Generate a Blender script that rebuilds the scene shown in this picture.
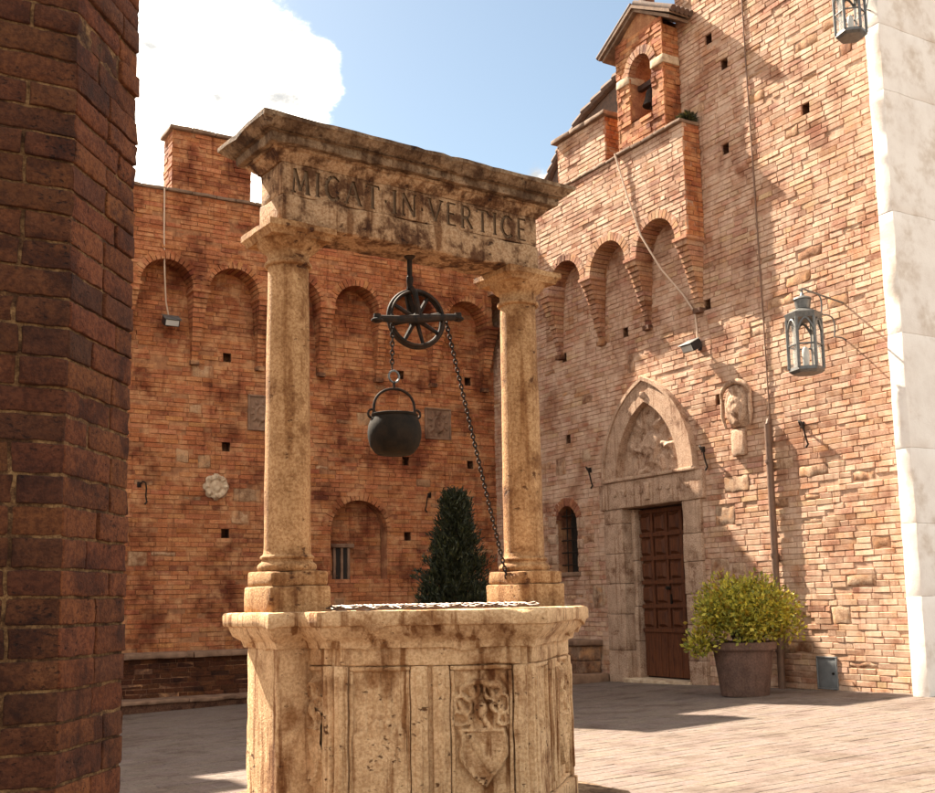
import bpy, bmesh, math, random
import numpy as np
from mathutils import Vector, Matrix, noise

for o in list(bpy.data.objects): bpy.data.objects.remove(o)
scene = bpy.context.scene
col = scene.collection
rnd = random.Random(11)
PI = math.pi
R_ = math.radians

# ------------------------------------------------------------------ camera
IMW, IMH = 935.0, 793.0
FPX, PITCH, ROLL, YAW, CY, CX, CAMH = 1107.5, R_(7.96), R_(-1.1), R_(31.0), 447.2, 467.5, 1.2
def cam_axes():
    c, s = math.cos, math.sin
    fw = Vector((s(YAW)*c(PITCH), c(YAW)*c(PITCH), s(PITCH)))
    r = Vector((c(YAW), -s(YAW), 0)); u = r.cross(fw)
    return r*c(ROLL)+u*s(ROLL), -r*s(ROLL)+u*c(ROLL), fw
AR, AU, AF = cam_axes()
cam = bpy.data.cameras.new('camera')
cam.sensor_width = 36.0
cam.lens = FPX/IMW*36.0
cam.shift_y = (CY-IMH/2)/IMW
cam.clip_start, cam.clip_end = 0.05, 1000
camo = bpy.data.objects.new('camera', cam); col.objects.link(camo)
camo.matrix_world = Matrix(((AR.x, AU.x, -AF.x, 0), (AR.y, AU.y, -AF.y, 0), (AR.z, AU.z, -AF.z, CAMH), (0, 0, 0, 1)))
scene.camera = camo
def proj(p):
    q = Vector(p)-Vector((0, 0, CAMH)); d = q.dot(AF)
    if d < .05: return None
    return q.dot(AR)/d*FPX+CX, -q.dot(AU)/d*FPX+CY, d

# ------------------------------------------------------------------ sky and sun
SUN_EL, SUN_AZ = R_(45.0), R_(-14.0)         # azimuth measured from +Y towards +X
sun_dir = Vector((math.sin(SUN_AZ)*math.cos(SUN_EL), math.cos(SUN_AZ)*math.cos(SUN_EL), math.sin(SUN_EL)))
world = bpy.data.worlds.new('World'); scene.world = world; world.use_nodes = True
wn, wl = world.node_tree.nodes, world.node_tree.links
wn.clear()
def N(nodes, t, **k):
    n = nodes.new(t)
    for a, b in k.items(): setattr(n, a, b)
    return n
sky = N(wn, 'ShaderNodeTexSky', sky_type='NISHITA', sun_disc=False)
sky.sun_elevation, sky.sun_rotation = SUN_EL, SUN_AZ
sky.air_density, sky.dust_density, sky.ozone_density, sky.altitude = 1.0, 0.9, 2.6, 300
tc = N(wn, 'ShaderNodeTexCoord')
def wmath(op, a, b=None, c=None):
    n = N(wn, 'ShaderNodeMath', operation=op)
    for i, x in enumerate((a, b, c)):
        if x is None: continue
        if isinstance(x, (int, float)): n.inputs[i].default_value = x
        else: wl.new(x, n.inputs[i])
    return n.outputs[0]
def wnoise(scale, detail, rough, off):
    mp = N(wn, 'ShaderNodeMapping'); mp.inputs['Location'].default_value = off
    mp.inputs['Scale'].default_value = (1, 1, 1.7)
    wl.new(tc.outputs['Generated'], mp.inputs['Vector'])
    n = N(wn, 'ShaderNodeTexNoise'); n.inputs['Scale'].default_value = scale
    n.inputs['Detail'].default_value = detail; n.inputs['Roughness'].default_value = rough
    wl.new(mp.outputs[0], n.inputs['Vector']); return n.outputs['Fac']
def wray(x, y):
    return (AR*((x-CX)/FPX)-AU*((y-CY)/FPX)+AF).normalized()
def blob(x, y, rad):
    d = N(wn, 'ShaderNodeVectorMath', operation='DISTANCE')
    wl.new(tc.outputs['Generated'], d.inputs[0]); d.inputs[1].default_value = wray(x, y)
    return wmath('SUBTRACT', 1.0, wmath('DIVIDE', d.outputs['Value'], rad))
bl = blob(180, 15, .17)
for a in ((275, 60, .07), (318, 72, .05), (120, 150, .12), (535, 172, .042), (250, 210, .06)):
    bl = wmath('SMOOTH_MAX', bl, blob(*a), .25)
gap = wmath('SMOOTH_MAX', blob(455, 60, .17), wmath('SMOOTH_MAX', blob(560, 20, .15), blob(380, 20, .08), .2), .2)
nz = wnoise(7.5, 12, .62, (3.1, 1.7, .4))
nz2 = wnoise(2.2, 4, .5, (7.3, 2.2, 4.1))
field = wmath('ADD', wmath('ADD', wmath('MULTIPLY', wmath('MAXIMUM', bl, 0.), .42), wmath('MULTIPLY', wmath('MAXIMUM', gap, 0.), -.65)), wmath('ADD', wmath('MULTIPLY', wmath('SUBTRACT', nz, .5), 1.05), wmath('ADD', wmath('MULTIPLY', wmath('SUBTRACT', nz2, .5), .4), .07)))  # unseen cloud cover added for fill; gap keeps the visible blue clear
mr = N(wn, 'ShaderNodeMapRange', interpolation_type='SMOOTHSTEP')
mr.inputs['From Min'].default_value, mr.inputs['From Max'].default_value = -.03, .17
wl.new(field, mr.inputs['Value'])
shd = N(wn, 'ShaderNodeMapRange', interpolation_type='SMOOTHSTEP')
shd.inputs['From Min'].default_value, shd.inputs['From Max'].default_value = .36, .58
wl.new(wnoise(8.0, 9, .62, (.9, 5.2, 2.2)), shd.inputs['Value'])
ccol = N(wn, 'ShaderNodeMix', data_type='RGBA')
CLOUD = 32.0  # cloud radiance raised far past white to add fill light
ccol.inputs['A'].default_value = (CLOUD*.095, CLOUD*.106, CLOUD*.122, 1)
ccol.inputs['B'].default_value = (CLOUD*1.0, CLOUD*1.0, CLOUD*1.0, 1)
wl.new(wmath('POWER', shd.outputs[0], 3.0), ccol.inputs['Factor'])
cmix = N(wn, 'ShaderNodeMix', data_type='RGBA')
wl.new(wmath('POWER', mr.outputs[0], 2.6), cmix.inputs['Factor']); stn = N(wn, 'ShaderNodeMix', data_type='RGBA', blend_type='MULTIPLY'); stn.inputs['Factor'].default_value = 1.0; stn.inputs['B'].default_value = (.97, 1.0, .94, 1)
wl.new(sky.outputs[0], stn.inputs['A']); wl.new(stn.outputs['Result'], cmix.inputs['A']); wl.new(ccol.outputs['Result'], cmix.inputs['B'])
bg = N(wn, 'ShaderNodeBackground'); bg.inputs['Strength'].default_value = 0.05
wo = N(wn, 'ShaderNodeOutputWorld')
wl.new(cmix.outputs['Result'], bg.inputs['Color']); wl.new(bg.outputs[0], wo.inputs['Surface'])

sl = bpy.data.lights.new('sun', 'SUN'); sl.energy = 5.0; sl.angle = R_(.53); sl.color = (1.0, .965, .92)
so = bpy.data.objects.new('sun', sl); col.objects.link(so)
so.rotation_euler = (-sun_dir).to_track_quat('-Z', 'Y').to_euler(); so.location = (0, 0, 30)

vs = scene.view_settings
vs.view_transform = 'Standard'; vs.look = 'None'; vs.gamma = 1.0; vs.exposure = 2.15; vs.use_white_balance = True; vs.white_balance_temperature = 7900; vs.use_curve_mapping = False
scene.cycles.max_bounces = 8; scene.cycles.diffuse_bounces = 5; scene.cycles.use_denoising = True

# ------------------------------------------------------------------ materials
def setin(node, name, v): node.inputs[name].default_value = v
def mat(name, a, b=None, scale=6.0, stain=None, stain_scale=1.5, stain_lo=.5, stain_hi=.7, rough=.9, bump=.3, bscale=60., tint=False,
        pits=0., pit_scale=40., pit_col=None, smear=None, metal=0., bdist=.01, stretch=(1, 1, 1), streak=None, hue=0., spec=.3, grain=None):
    m = bpy.data.materials.new(name); m.use_nodes = True
    n, l = m.node_tree.nodes, m.node_tree.links
    p = n['Principled BSDF']; setin(p, 'Roughness', rough); setin(p, 'Metallic', metal); setin(p, 'Specular IOR Level', spec)
    geo = n.new('ShaderNodeNewGeometry'); pos = geo.outputs['Position']
    mp = n.new('ShaderNodeMapping'); mp.inputs['Scale'].default_value = stretch; l.new(pos, mp.inputs['Vector'])
    def nz(sc, det=6, ro=.6, vec=None):
        t = n.new('ShaderNodeTexNoise'); setin(t, 'Scale', sc); setin(t, 'Detail', det); setin(t, 'Roughness', ro)
        l.new(vec or mp.outputs[0], t.inputs['Vector']); return t.outputs['Fac']
    def ramp(v, lo, hi):
        r = n.new('ShaderNodeMapRange'); r.interpolation_type = 'SMOOTHSTEP'
        r.inputs['From Min'].default_value = lo; r.inputs['From Max'].default_value = hi; l.new(v, r.inputs['Value']); return r.outputs[0]
    def mix(f, x, y, bt='MIX'):
        r = n.new('ShaderNodeMix'); r.data_type = 'RGBA'; r.blend_type = bt
        for k, v in (('Factor', f), ('A', x), ('B', y)):
            if isinstance(v, float): r.inputs[k].default_value = v
            elif isinstance(v, tuple): r.inputs[k].default_value = v+(1,) if len(v) == 3 else v
            else: l.new(v, r.inputs[k])
        return r.outputs['Result']
    c = mix(ramp(nz(scale), .3, .7), a, b) if b else mix(0.0, a, a)
    if tint:
        at = n.new('ShaderNodeAttribute'); at.attribute_name = 'tint'
        c = mix(1.0, c, at.outputs['Color'], 'MULTIPLY')
    if grain: c = mix(ramp(nz(grain[1], 5, .7), .40, .62), c, mix(1.0, c, grain[0], 'MULTIPLY'))
    if smear: c = mix(ramp(nz(smear[1], 8, .7), smear[2], smear[3]), c, smear[0])
    if stain: c = mix(ramp(nz(stain_scale, 8, .65), stain_lo, stain_hi), c, mix(1.0, c, stain, 'MULTIPLY'))
    if streak:
        ms = n.new('ShaderNodeMapping'); ms.inputs['Scale'].default_value = (9, 9, .6); l.new(pos, ms.inputs['Vector'])
        c = mix(ramp(nz(1.6, 6, .6, ms.outputs[0]), streak[1], streak[2]), c, mix(1.0, c, streak[0], 'MULTIPLY'))
    h = nz(bscale, 8, .65)
    if pits:
        v = n.new('ShaderNodeTexNoise'); setin(v, 'Scale', pit_scale); setin(v, 'Detail', 4.0); setin(v, 'Roughness', .55)
        m2 = n.new('ShaderNodeMapping'); m2.inputs['Scale'].default_value = (1, 1, 1.6); l.new(pos, m2.inputs['Vector']); l.new(m2.outputs[0], v.inputs['Vector'])
        pq = n.new('ShaderNodeMath'); pq.operation = 'MULTIPLY_ADD'; l.new(nz(4.0, 3), pq.inputs[0]); pq.inputs[1].default_value = .45; l.new(v.outputs['Fac'], pq.inputs[2])
        pm = ramp(pq.outputs[0], .87, .97)
        if pit_col: c = mix(pm, c, mix(1.0, c, pit_col, 'MULTIPLY'))
        sb = n.new('ShaderNodeMath'); sb.operation = 'MULTIPLY_ADD'; l.new(pm, sb.inputs[0]); sb.inputs[1].default_value = -pits; l.new(h, sb.inputs[2]); h = sb.outputs[0]
    l.new(c, p.inputs['Base Color'])
    if bump:
        bn = n.new('ShaderNodeBump'); setin(bn, 'Strength', bump); setin(bn, 'Distance', bdist); l.new(h, bn.inputs['Height']); l.new(bn.outputs[0], p.inputs['Normal'])
    return m
W3 = (1., 1., 1.)
M = {}
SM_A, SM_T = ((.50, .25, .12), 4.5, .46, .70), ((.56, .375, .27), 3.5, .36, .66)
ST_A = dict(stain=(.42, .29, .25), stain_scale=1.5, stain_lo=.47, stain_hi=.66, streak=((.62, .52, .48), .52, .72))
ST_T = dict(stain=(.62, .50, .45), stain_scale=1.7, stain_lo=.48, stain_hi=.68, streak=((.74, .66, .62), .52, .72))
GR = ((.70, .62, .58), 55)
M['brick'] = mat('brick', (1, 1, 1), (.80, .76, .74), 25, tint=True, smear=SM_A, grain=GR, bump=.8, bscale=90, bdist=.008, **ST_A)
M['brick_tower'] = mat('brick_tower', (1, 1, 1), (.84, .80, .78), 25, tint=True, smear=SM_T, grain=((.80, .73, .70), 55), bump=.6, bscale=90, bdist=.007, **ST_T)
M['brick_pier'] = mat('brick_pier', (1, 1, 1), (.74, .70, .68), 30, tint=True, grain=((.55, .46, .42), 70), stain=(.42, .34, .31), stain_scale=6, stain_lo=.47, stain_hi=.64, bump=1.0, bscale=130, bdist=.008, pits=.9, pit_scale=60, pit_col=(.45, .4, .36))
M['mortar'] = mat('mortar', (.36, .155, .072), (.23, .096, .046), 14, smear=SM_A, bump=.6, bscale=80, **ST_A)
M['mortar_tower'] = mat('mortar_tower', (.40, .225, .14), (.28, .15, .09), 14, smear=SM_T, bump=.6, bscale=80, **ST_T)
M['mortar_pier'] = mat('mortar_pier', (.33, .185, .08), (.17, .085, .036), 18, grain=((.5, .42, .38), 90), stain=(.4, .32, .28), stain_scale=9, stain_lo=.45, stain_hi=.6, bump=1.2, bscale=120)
M['wallstone'] = mat('wallstone', (1, 1, 1), (.74, .66, .60), 12, tint=True, smear=SM_A, grain=GR, bump=.7, bscale=55, **ST_A)
GS = ((.66, .56, .48), 60)
M['travertine'] = mat('travertine', (.78, .53, .315), (.60, .385, .215), 6, grain=((.74, .65, .57), 60), stain=(.48, .35, .26), stain_scale=3.4, stain_lo=.50, stain_hi=.68, bump=1.0, bscale=80, pits=.8, pit_scale=24, pit_col=(.25, .17, .12), streak=((.42, .29, .20), .51, .64))
M['travertine_dark'] = mat('travertine_dark', (.34, .235, .15), (.22, .148, .092), 7, grain=GS, stain=(.42, .36, .32), stain_scale=5, stain_lo=.42, stain_hi=.60, bump=1.0, bscale=60, pits=.7, pit_scale=22, pit_col=(.4, .32, .28), streak=((.5, .42, .36), .48, .64))
M['frieze_stone'] = mat('frieze_stone', (.47, .30, .175), (.31, .19, .105), 8, grain=GS, stain=(.34, .24, .18), stain_scale=8, stain_lo=.45, stain_hi=.60, bump=1.0, bscale=60, pits=.7, pit_scale=20, pit_col=(.3, .22, .17), streak=((.45, .34, .26), .50, .64))
M['column_stone'] = mat('column_stone', (.52, .315, .16), (.41, .235, .112), 6, grain=GS, stain=(.55, .44, .35), stain_scale=4, stain_lo=.48, stain_hi=.66, bump=.8, bscale=75, pits=.7, pit_scale=18, pit_col=(.32, .23, .17), streak=((.60, .48, .38), .47, .66))
M['carved_dirt'] = mat('carved_dirt', (.19, .115, .065), (.11, .066, .038), 20, bump=.4)
M['portal_stone'] = mat('portal_stone', (.56, .385, .28), (.43, .285, .20), 7, grain=GS, stain=(.55, .44, .38), stain_scale=4, bump=.8, bscale=60, pits=.5, pit_scale=26, pit_col=(.45, .36, .31), streak=((.6, .5, .43), .52, .68))
M['medallion'] = mat('medallion', (.56, .42, .29), (.42, .29, .19), 12, stain=(.5, .4, .33), stain_scale=9, bump=.5)
M['coping'] = mat('coping', (.24, .15, .10), (.15, .09, .06), 9, stain=(.5, .45, .42), bump=.6, bscale=40)
M['bench_stone'] = mat('bench_stone', (.27, .155, .10), (.16, .09, .058), 7, stain=(.5, .42, .4), stain_scale=3, bump=.5, bscale=45)
M['paving'] = mat('paving', (1, 1, 1), (.80, .78, .76), 16, tint=True, grain=((.74, .69, .66), 60), stain=(.62, .54, .49), stain_scale=2.2, stain_lo=.46, stain_hi=.70, bump=.7, bscale=70, bdist=.006)
M['ground'] = mat('ground', (.15, .11, .09), (.11, .08, .065), 18, stain=(.6, .55, .5), bump=.5, bscale=60)
M['pale_stone'] = mat('pale_stone', (.80, .74, .68), (.72, .65, .59), 4, stain=(.8, .74, .68), stain_scale=2, bump=.35, bscale=40)
M['iron'] = mat('iron', (.010, .009, .008), (.038, .020, .012), 22, rough=.7, bump=.3, bscale=120, metal=0., spec=.15, bdist=.003)
M['rusty_iron'] = mat('rusty_iron', (.07, .055, .045), (.12, .065, .04), 25, rough=.45, bump=.3, bscale=90, metal=.5, bdist=.003)
M['iron_grey'] = mat('iron_grey', (.16, .16, .155), (.10, .10, .098), 30, rough=.5, bump=.2, bscale=90, metal=.5, bdist=.003)
M['cauldron'] = mat('cauldron', (.010, .008, .006), (.022, .015, .010), 14, rough=.8, bump=.35, bscale=40, metal=0., bdist=.006, spec=.12)
M['zinc'] = mat('zinc', (.22, .23, .235), (.17, .175, .18), 10, rough=.6, bump=.2, metal=.3)
M['wood'] = mat('wood', (.135, .040, .0145), (.075, .022, .009), 7, stain=(.5, .4, .35), stain_scale=6, rough=.62, bump=.4, bscale=30, stretch=(6, 6, .8))
M['wood_dark'] = mat('wood_dark', (.05, .017, .008), (.03, .011, .006), 7, rough=.7, bump=.4, bscale=30, stretch=(6, 6, .8))
M['terracotta'] = mat('terracotta', (.17, .095, .07), (.115, .065, .05), 8, grain=((.72, .68, .66), 50), streak=((.82, .78, .75), .46, .70), stain=(.6, .55, .52), stain_scale=3, rough=.85, bump=.4, bscale=45)
M['tile_roof'] = mat('tile_roof', (.12, .07, .05), (.075, .05, .04), 12, rough=.9, bump=.5)
M['dark_inside'] = mat('dark_inside', (.025, .018, .014), None, bump=0)
M['soil'] = mat('soil', (.05, .035, .025), (.03, .02, .015), 20)
M['cable'] = mat('cable', (.55, .40, .30), None, bump=0, rough=.6)
M['cable_dark'] = mat('cable_dark', (.16, .09, .06), None, bump=0, rough=.6)
M['pipe'] = mat('pipe', (.17, .095, .065), (.12, .07, .05), 12, rough=.6, bump=.2, metal=.2)
M['black_plastic'] = mat('black_plastic', (.02, .02, .022), None, bump=0, rough=.4)
M['glass'] = mat('glass', (.5, .5, .48), None, bump=0, rough=.2)
M['bark'] = mat('bark', (.10, .065, .04), (.06, .04, .025), 25, bump=.6)
def leaf_mat(name, a, b, trans):
    m = mat(name, a, b, 9, bump=0, rough=.55, tint=True, spec=.4)
    n, l = m.node_tree.nodes, m.node_tree.links
    p = n['Principled BSDF']; out = n['Material Output']
    tr = n.new('ShaderNodeBsdfTranslucent'); src = p.inputs['Base Color'].links[0].from_socket; l.new(src, tr.inputs['Color'])
    ms = n.new('ShaderNodeMixShader'); ms.inputs[0].default_value = trans
    l.new(p.outputs[0], ms.inputs[1]); l.new(tr.outputs[0], ms.inputs[2]); l.new(ms.outputs[0], out.inputs['Surface'])
    return m
M['leaf'] = leaf_mat('leaf', (.40, .36, .06), (.28, .27, .05), .45)
M['conifer'] = leaf_mat('conifer', (.030, .034, .013), (.016, .021, .009), .15)

# ------------------------------------------------------------------ mesh helpers
class MB:
    def __init__(s): s.v = []; s.f = []; s.c = []
    def add(s, verts, faces, c=W3):
        b = len(s.v); s.v.extend(tuple(x) for x in verts)
        for f in faces: s.f.append(tuple(i+b for i in f)); s.c.append(c)
    def box(s, P, a0, a1, b0, b1, c0, c1, c=W3):
        vs = [P(a, b, d) for d in (c0, c1) for b in (b0, b1) for a in (a0, a1)]
        s.add(vs, [(0, 2, 3, 1), (4, 5, 7, 6), (0, 1, 5, 4), (2, 6, 7, 3), (0, 4, 6, 2), (1, 3, 7, 5)], c)
    def build(s, name, m, parent=None, smooth=None, loc=None):
        me = bpy.data.meshes.new(name)
        V = s.v if loc is None else [(x-loc[0], y-loc[1], z-loc[2]) for x, y, z in s.v]
        me.from_pydata(V, [], s.f)
        at = me.color_attributes.new('tint', 'FLOAT_COLOR', 'CORNER')
        arr = []
        for f, c in zip(s.f, s.c): arr.extend(((c[0], c[1], c[2], 1.0)*len(f)))
        at.data.foreach_set('color', arr)
        me.materials.append(m if not isinstance(m, str) else M[m])
        bm = bmesh.new(); bm.from_mesh(me); bmesh.ops.recalc_face_normals(bm, faces=bm.faces); bm.to_mesh(me); bm.free()
        if smooth is not None:
            me.polygons.foreach_set('use_smooth', [True]*len(me.polygons)); me.set_sharp_from_angle(angle=smooth)
        o = bpy.data.objects.new(name, me); col.objects.link(o)
        if loc is not None: o.location = loc
        if parent is not None: setp(o, parent)
        return o
def setp(o, parent):
    o.parent = parent
    if parent.type == 'EMPTY': o.matrix_parent_inverse = Matrix.Translation(-parent.location)
def tag(o, label=None, cat=None, group=None, kind=None):
    if label: o['label'] = label
    if cat: o['category'] = cat
    if group: o['group'] = group
    if kind: o['kind'] = kind
    return o
def empty(name, loc, label, cat, group=None):
    o = bpy.data.objects.new(name, None); o.empty_display_size = .2; col.objects.link(o); o.location = loc
    return tag(o, label, cat, group)
ID = lambda x, y, z: (x, y, z)
def nv(p, s): return noise.noise(Vector(p)*s)
def lat(L0, L1, r, seg):
    if L1-L0 <= 2.5*r: return [L0, L1]
    n = max(1, int((L1-L0-2*r)/seg)); return [L0]+[L0+r+(L1-L0-2*r)*i/n for i in range(n+1)]+[L1]
def stone_box(mb, P, a0, a1, b0, b1, c0, c1, seg=.08, amp=.006, r=.012, c=W3, ns=7.):
    A, B, C = lat(a0, a1, r, seg), lat(b0, b1, r, seg), lat(c0, c1, r, seg)
    na, nb, nc = len(A)-1, len(B)-1, len(C)-1
    ids = {}; V = []
    def vid(i, j, k):
        if (i, j, k) in ids: return ids[(i, j, k)]
        a, b, d = A[i], B[j], C[k]
        e = [i in (0, na), j in (0, nb), k in (0, nc)]
        if sum(e) >= 2:
            q = r*(.42 if sum(e) == 3 else .29)
            if e[0]: a += q if i == 0 else -q
            if e[1]: b += q if j == 0 else -q
            if e[2]: d += q if k == 0 else -q
        p = Vector(P(a, b, d))
        w = amp*(1.8 if sum(e) >= 2 else 1.0)
        p += Vector((nv(p, ns), nv(p+Vector((9, 3, 1)), ns), nv(p+Vector((2, 7, 5)), ns)))*w
        ids[(i, j, k)] = len(V); V.append(p); return ids[(i, j, k)]
    F = []
    for i in range(na):
        for j in range(nb):
            F.append((vid(i, j, 0), vid(i, j+1, 0), vid(i+1, j+1, 0), vid(i+1, j, 0))); F.append((vid(i, j, nc), vid(i+1, j, nc), vid(i+1, j+1, nc), vid(i, j+1, nc)))
        for k in range(nc):
            F.append((vid(i, 0, k), vid(i+1, 0, k), vid(i+1, 0, k+1), vid(i, 0, k+1))); F.append((vid(i, nb, k), vid(i, nb, k+1), vid(i+1, nb, k+1), vid(i+1, nb, k)))
    for j in range(nb):
        for k in range(nc):
            F.append((vid(0, j, k), vid(0, j, k+1), vid(0, j+1, k+1), vid(0, j+1, k))); F.append((vid(na, j, k), vid(na, j+1, k), vid(na, j+1, k+1), vid(na, j, k+1)))
    mb.add(V, F, c)
def lathe(mb, center, prof, n=40, amp=0., ns=6., c=W3):
    V = []; F = []
    for r, z in prof:
        for k in range(n):
            a = 2*PI*k/n; p = Vector((center[0]+r*math.cos(a), center[1]+r*math.sin(a), center[2]+z))
            if amp:
                d = 1+amp*nv(p, ns)/max(r, .01); p.x = center[0]+r*d*math.cos(a); p.y = center[1]+r*d*math.sin(a)
            V.append(p)
    m = len(prof)
    for i in range(m-1):
        for k in range(n): F.append((i*n+k, i*n+(k+1) % n, (i+1)*n+(k+1) % n, (i+1)*n+k))
    F.append(tuple(range(n-1, -1, -1))); F.append(tuple(range((m-1)*n, m*n)))
    mb.add(V, F, c)
def tube(mb, pts, r, n=8, c=W3, closed=False):
    pts = [Vector(p) for p in pts]; V = []; F = []; m = len(pts)
    rr = r if isinstance(r, (list, tuple)) else [r]*m
    up = None
    for i, p in enumerate(pts):
        a = pts[(i+1) % m] if (closed or i < m-1) else p; b = pts[i-1] if (closed or i > 0) else p
        t = (a-b).normalized()
        if up is None:
            up = Vector((0, 0, 1)) if abs(t.z) < .9 else Vector((1, 0, 0))
        x = (up-t*up.dot(t)).normalized(); y = t.cross(x); up = x
        for k in range(n):
            an = 2*PI*k/n; V.append(p+x*(rr[i]*math.cos(an))+y*(rr[i]*math.sin(an)))
    for i in range(m if closed else m-1):
        j = (i+1) % m
        for k in range(n): F.append((i*n+k, i*n+(k+1) % n, j*n+(k+1) % n, j*n+k))
    if not closed: F.append(tuple(range(n-1, -1, -1))); F.append(tuple(range((m-1)*n, m*n)))
    mb.add(V, F, c)
def offset_poly(pts, o):
    out = []; n = len(pts)
    for i in range(n):
        p0, p1, p2 = Vector(pts[i-1]), Vector(pts[i]), Vector(pts[(i+1) % n])
        d1 = (p1-p0).normalized(); d2 = (p2-p1).normalized()
        n1 = Vector((d1.y, -d1.x)); n2 = Vector((d2.y, -d2.x)); b = (n1+n2)
        k = o/max(.25, (1+n1.dot(n2))); out.append(p1+b*k)
    return out
def sweep(mb, P, plan, prof, seg=.07, amp=.006, ns=6., c=W3, cap=True, chip=0.):
    rings = []
    base = offset_poly(plan, 0)
    cnt = [max(1, int((Vector(base[(i+1) % len(base)])-Vector(base[i])).length/seg)) for i in range(len(base))]
    V = []; F = []
    for o, z in prof:
        q = offset_poly(plan, o); ring = []
        for i in range(len(q)):
            a, b = q[i], q[(i+1) % len(q)]
            for k in range(cnt[i]):
                h = a.lerp(b, k/cnt[i]); p = Vector(P(h.x, h.y, z))
                w = amp
                p += Vector((nv(p, ns), nv(p+Vector((9, 3, 1)), ns), .8*nv(p+Vector((2, 7, 5)), ns)))*w
                if chip:
                    t = nv(p+Vector((5, 5, 5)), 11.)
                    if t > .32: p.z -= chip*(t-.32)*2
                ring.append(len(V)); V.append(p)
        rings.append(ring)
    n = len(rings[0])
    for i in range(len(rings)-1):
        for k in range(n): F.append((rings[i][k], rings[i][(k+1) % n], rings[i+1][(k+1) % n], rings[i+1][k]))
    if cap: F.append(tuple(reversed(rings[0]))); F.append(tuple(rings[-1]))
    mb.add(V, F, c)
def relief(mb, P, u0, u1, z0, z1, d, h, nu=40, nz=50, c=W3, mask=None, edge=.02):
    V = []; F = []; ok = {}
    for j in range(nz+1):
        for i in range(nu+1):
            u = u0+(u1-u0)*i/nu; z = z0+(z1-z0)*j/nz
            V.append(P(u, z, d+h(u, z)))
    for j in range(nz):
        for i in range(nu):
            if mask and not mask(u0+(u1-u0)*(i+.5)/nu, z0+(z1-z0)*(j+.5)/nz): continue
            a = j*(nu+1)+i; F.append((a, a+1, a+nu+2, a+nu+1))
    mb.add(V, F, c)
def ss(a, b, x):
    t = max(0., min(1., (x-a)/(b-a))); return t*t*(3-2*t)

# ------------------------------------------------------------------ frames of the walls
XR, DF_R = 10.68, .32          # right wall plane (faces -X), projecting arcade depth
YB, DF_B = 16.8, .36           # back wall plane (faces -Y)
PB = lambda u, z, d: (u, YB-d, z)
PRW = lambda u, z, d: (XR-d, u, z)
def gz(x, y): return .026*(x-10.68)-.024*(y-12.4)
CH = .072                      # brick course

def brick_geo(P, u0, u1, z0, z1, d, depth=.03, ch=.0055, j=.0035, r=rnd):
    jj = lambda: r.uniform(-j, j)
    tl = r.uniform(-.003, .003); tz = r.uniform(-.003, .003)
    v = [P(u, z, d-depth) for u, z in ((u0, z0), (u1, z0), (u1, z1), (u0, z1))]
    a = [(u0+jj(), z0+jj()*.6), (u1+jj(), z0+jj()*.6), (u1+jj(), z1+jj()*.6), (u0+jj(), z1+jj()*.6)]
    v += [P(u, z, d-ch) for u, z in a]
    s = ((1, 1), (-1, 1), (-1, -1), (1, -1))
    v += [P(u+ch*r.uniform(.6, 1.6)*sx, z+ch*r.uniform(.5, 1.3)*sz, d+tl*sx+tz*sz) for (u, z), (sx, sz) in zip(a, s)]
    f = []
    for b in (0, 4):
        for k in range(4): f.append((b+k, b+(k+1) % 4, b+4+(k+1) % 4, b+4+k))
    f.append((8, 9, 10, 11))
    return v, f
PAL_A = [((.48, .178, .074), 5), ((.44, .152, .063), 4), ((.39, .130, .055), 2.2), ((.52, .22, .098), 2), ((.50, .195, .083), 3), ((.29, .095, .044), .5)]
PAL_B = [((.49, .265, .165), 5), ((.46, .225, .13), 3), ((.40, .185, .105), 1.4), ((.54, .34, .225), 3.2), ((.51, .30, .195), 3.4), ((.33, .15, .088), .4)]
PAL_P = [((.125, .040, .0145), 5), ((.108, .033, .012), 4), ((.086, .027, .011), 2.2), ((.145, .049, .017), 2), ((.06, .020, .009), .3)]  # pier tones darkened to hold the shade of a loggia not built
def pick(pal, r=rnd):
    t = r.random()*sum(w for _, w in pal)
    for c, w in pal:
        t -= w
        if t <= 0: break
    k = r.uniform(.90, 1.08); return (c[0]*k, c[1]*k*r.uniform(.93, 1.07), c[2]*k*r.uniform(.9, 1.1))
def subtract(iv, holes):
    for h0, h1 in holes:
        nx = []
        for a, b in iv:
            if h1 <= a or h0 >= b: nx.append((a, b)); continue
            if h0 > a: nx.append((a, h0))
            if h1 < b: nx.append((h1, b))
        iv = nx
    return iv
def hole_iv(h, z):
    if h[0] == 'r': return (h[1], h[2]) if h[3] < z < h[4] else None
    if h[0] == 'a':
        t = z-h[3]
        if -.001 < t < h[2]: w = math.sqrt(h[2]**2-t*t); return (h[1]-w, h[1]+w)
        return None
    if h[0] == 'p':                       # pointed arch: centre, half width, spring, rise
        _, uc, w, zs, rise = h; t = z-zs
        if 0 <= t < rise:
            r = (w*w+rise*rise)/(2*w); x = math.sqrt(max(0, r*r-t*t))-(r-w)
            if x > 0: return (uc-x, uc+x)
    return None
OCC = [(-20, 138, -20, 820), (262, 312, 215, 600), (210, 600, 602, 820), (240, 570, 105, 245), (495, 545, 240, 600), (415, 490, 500, 600), (685, 800, 590, 710), (365, 420, 385, 458)]
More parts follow.
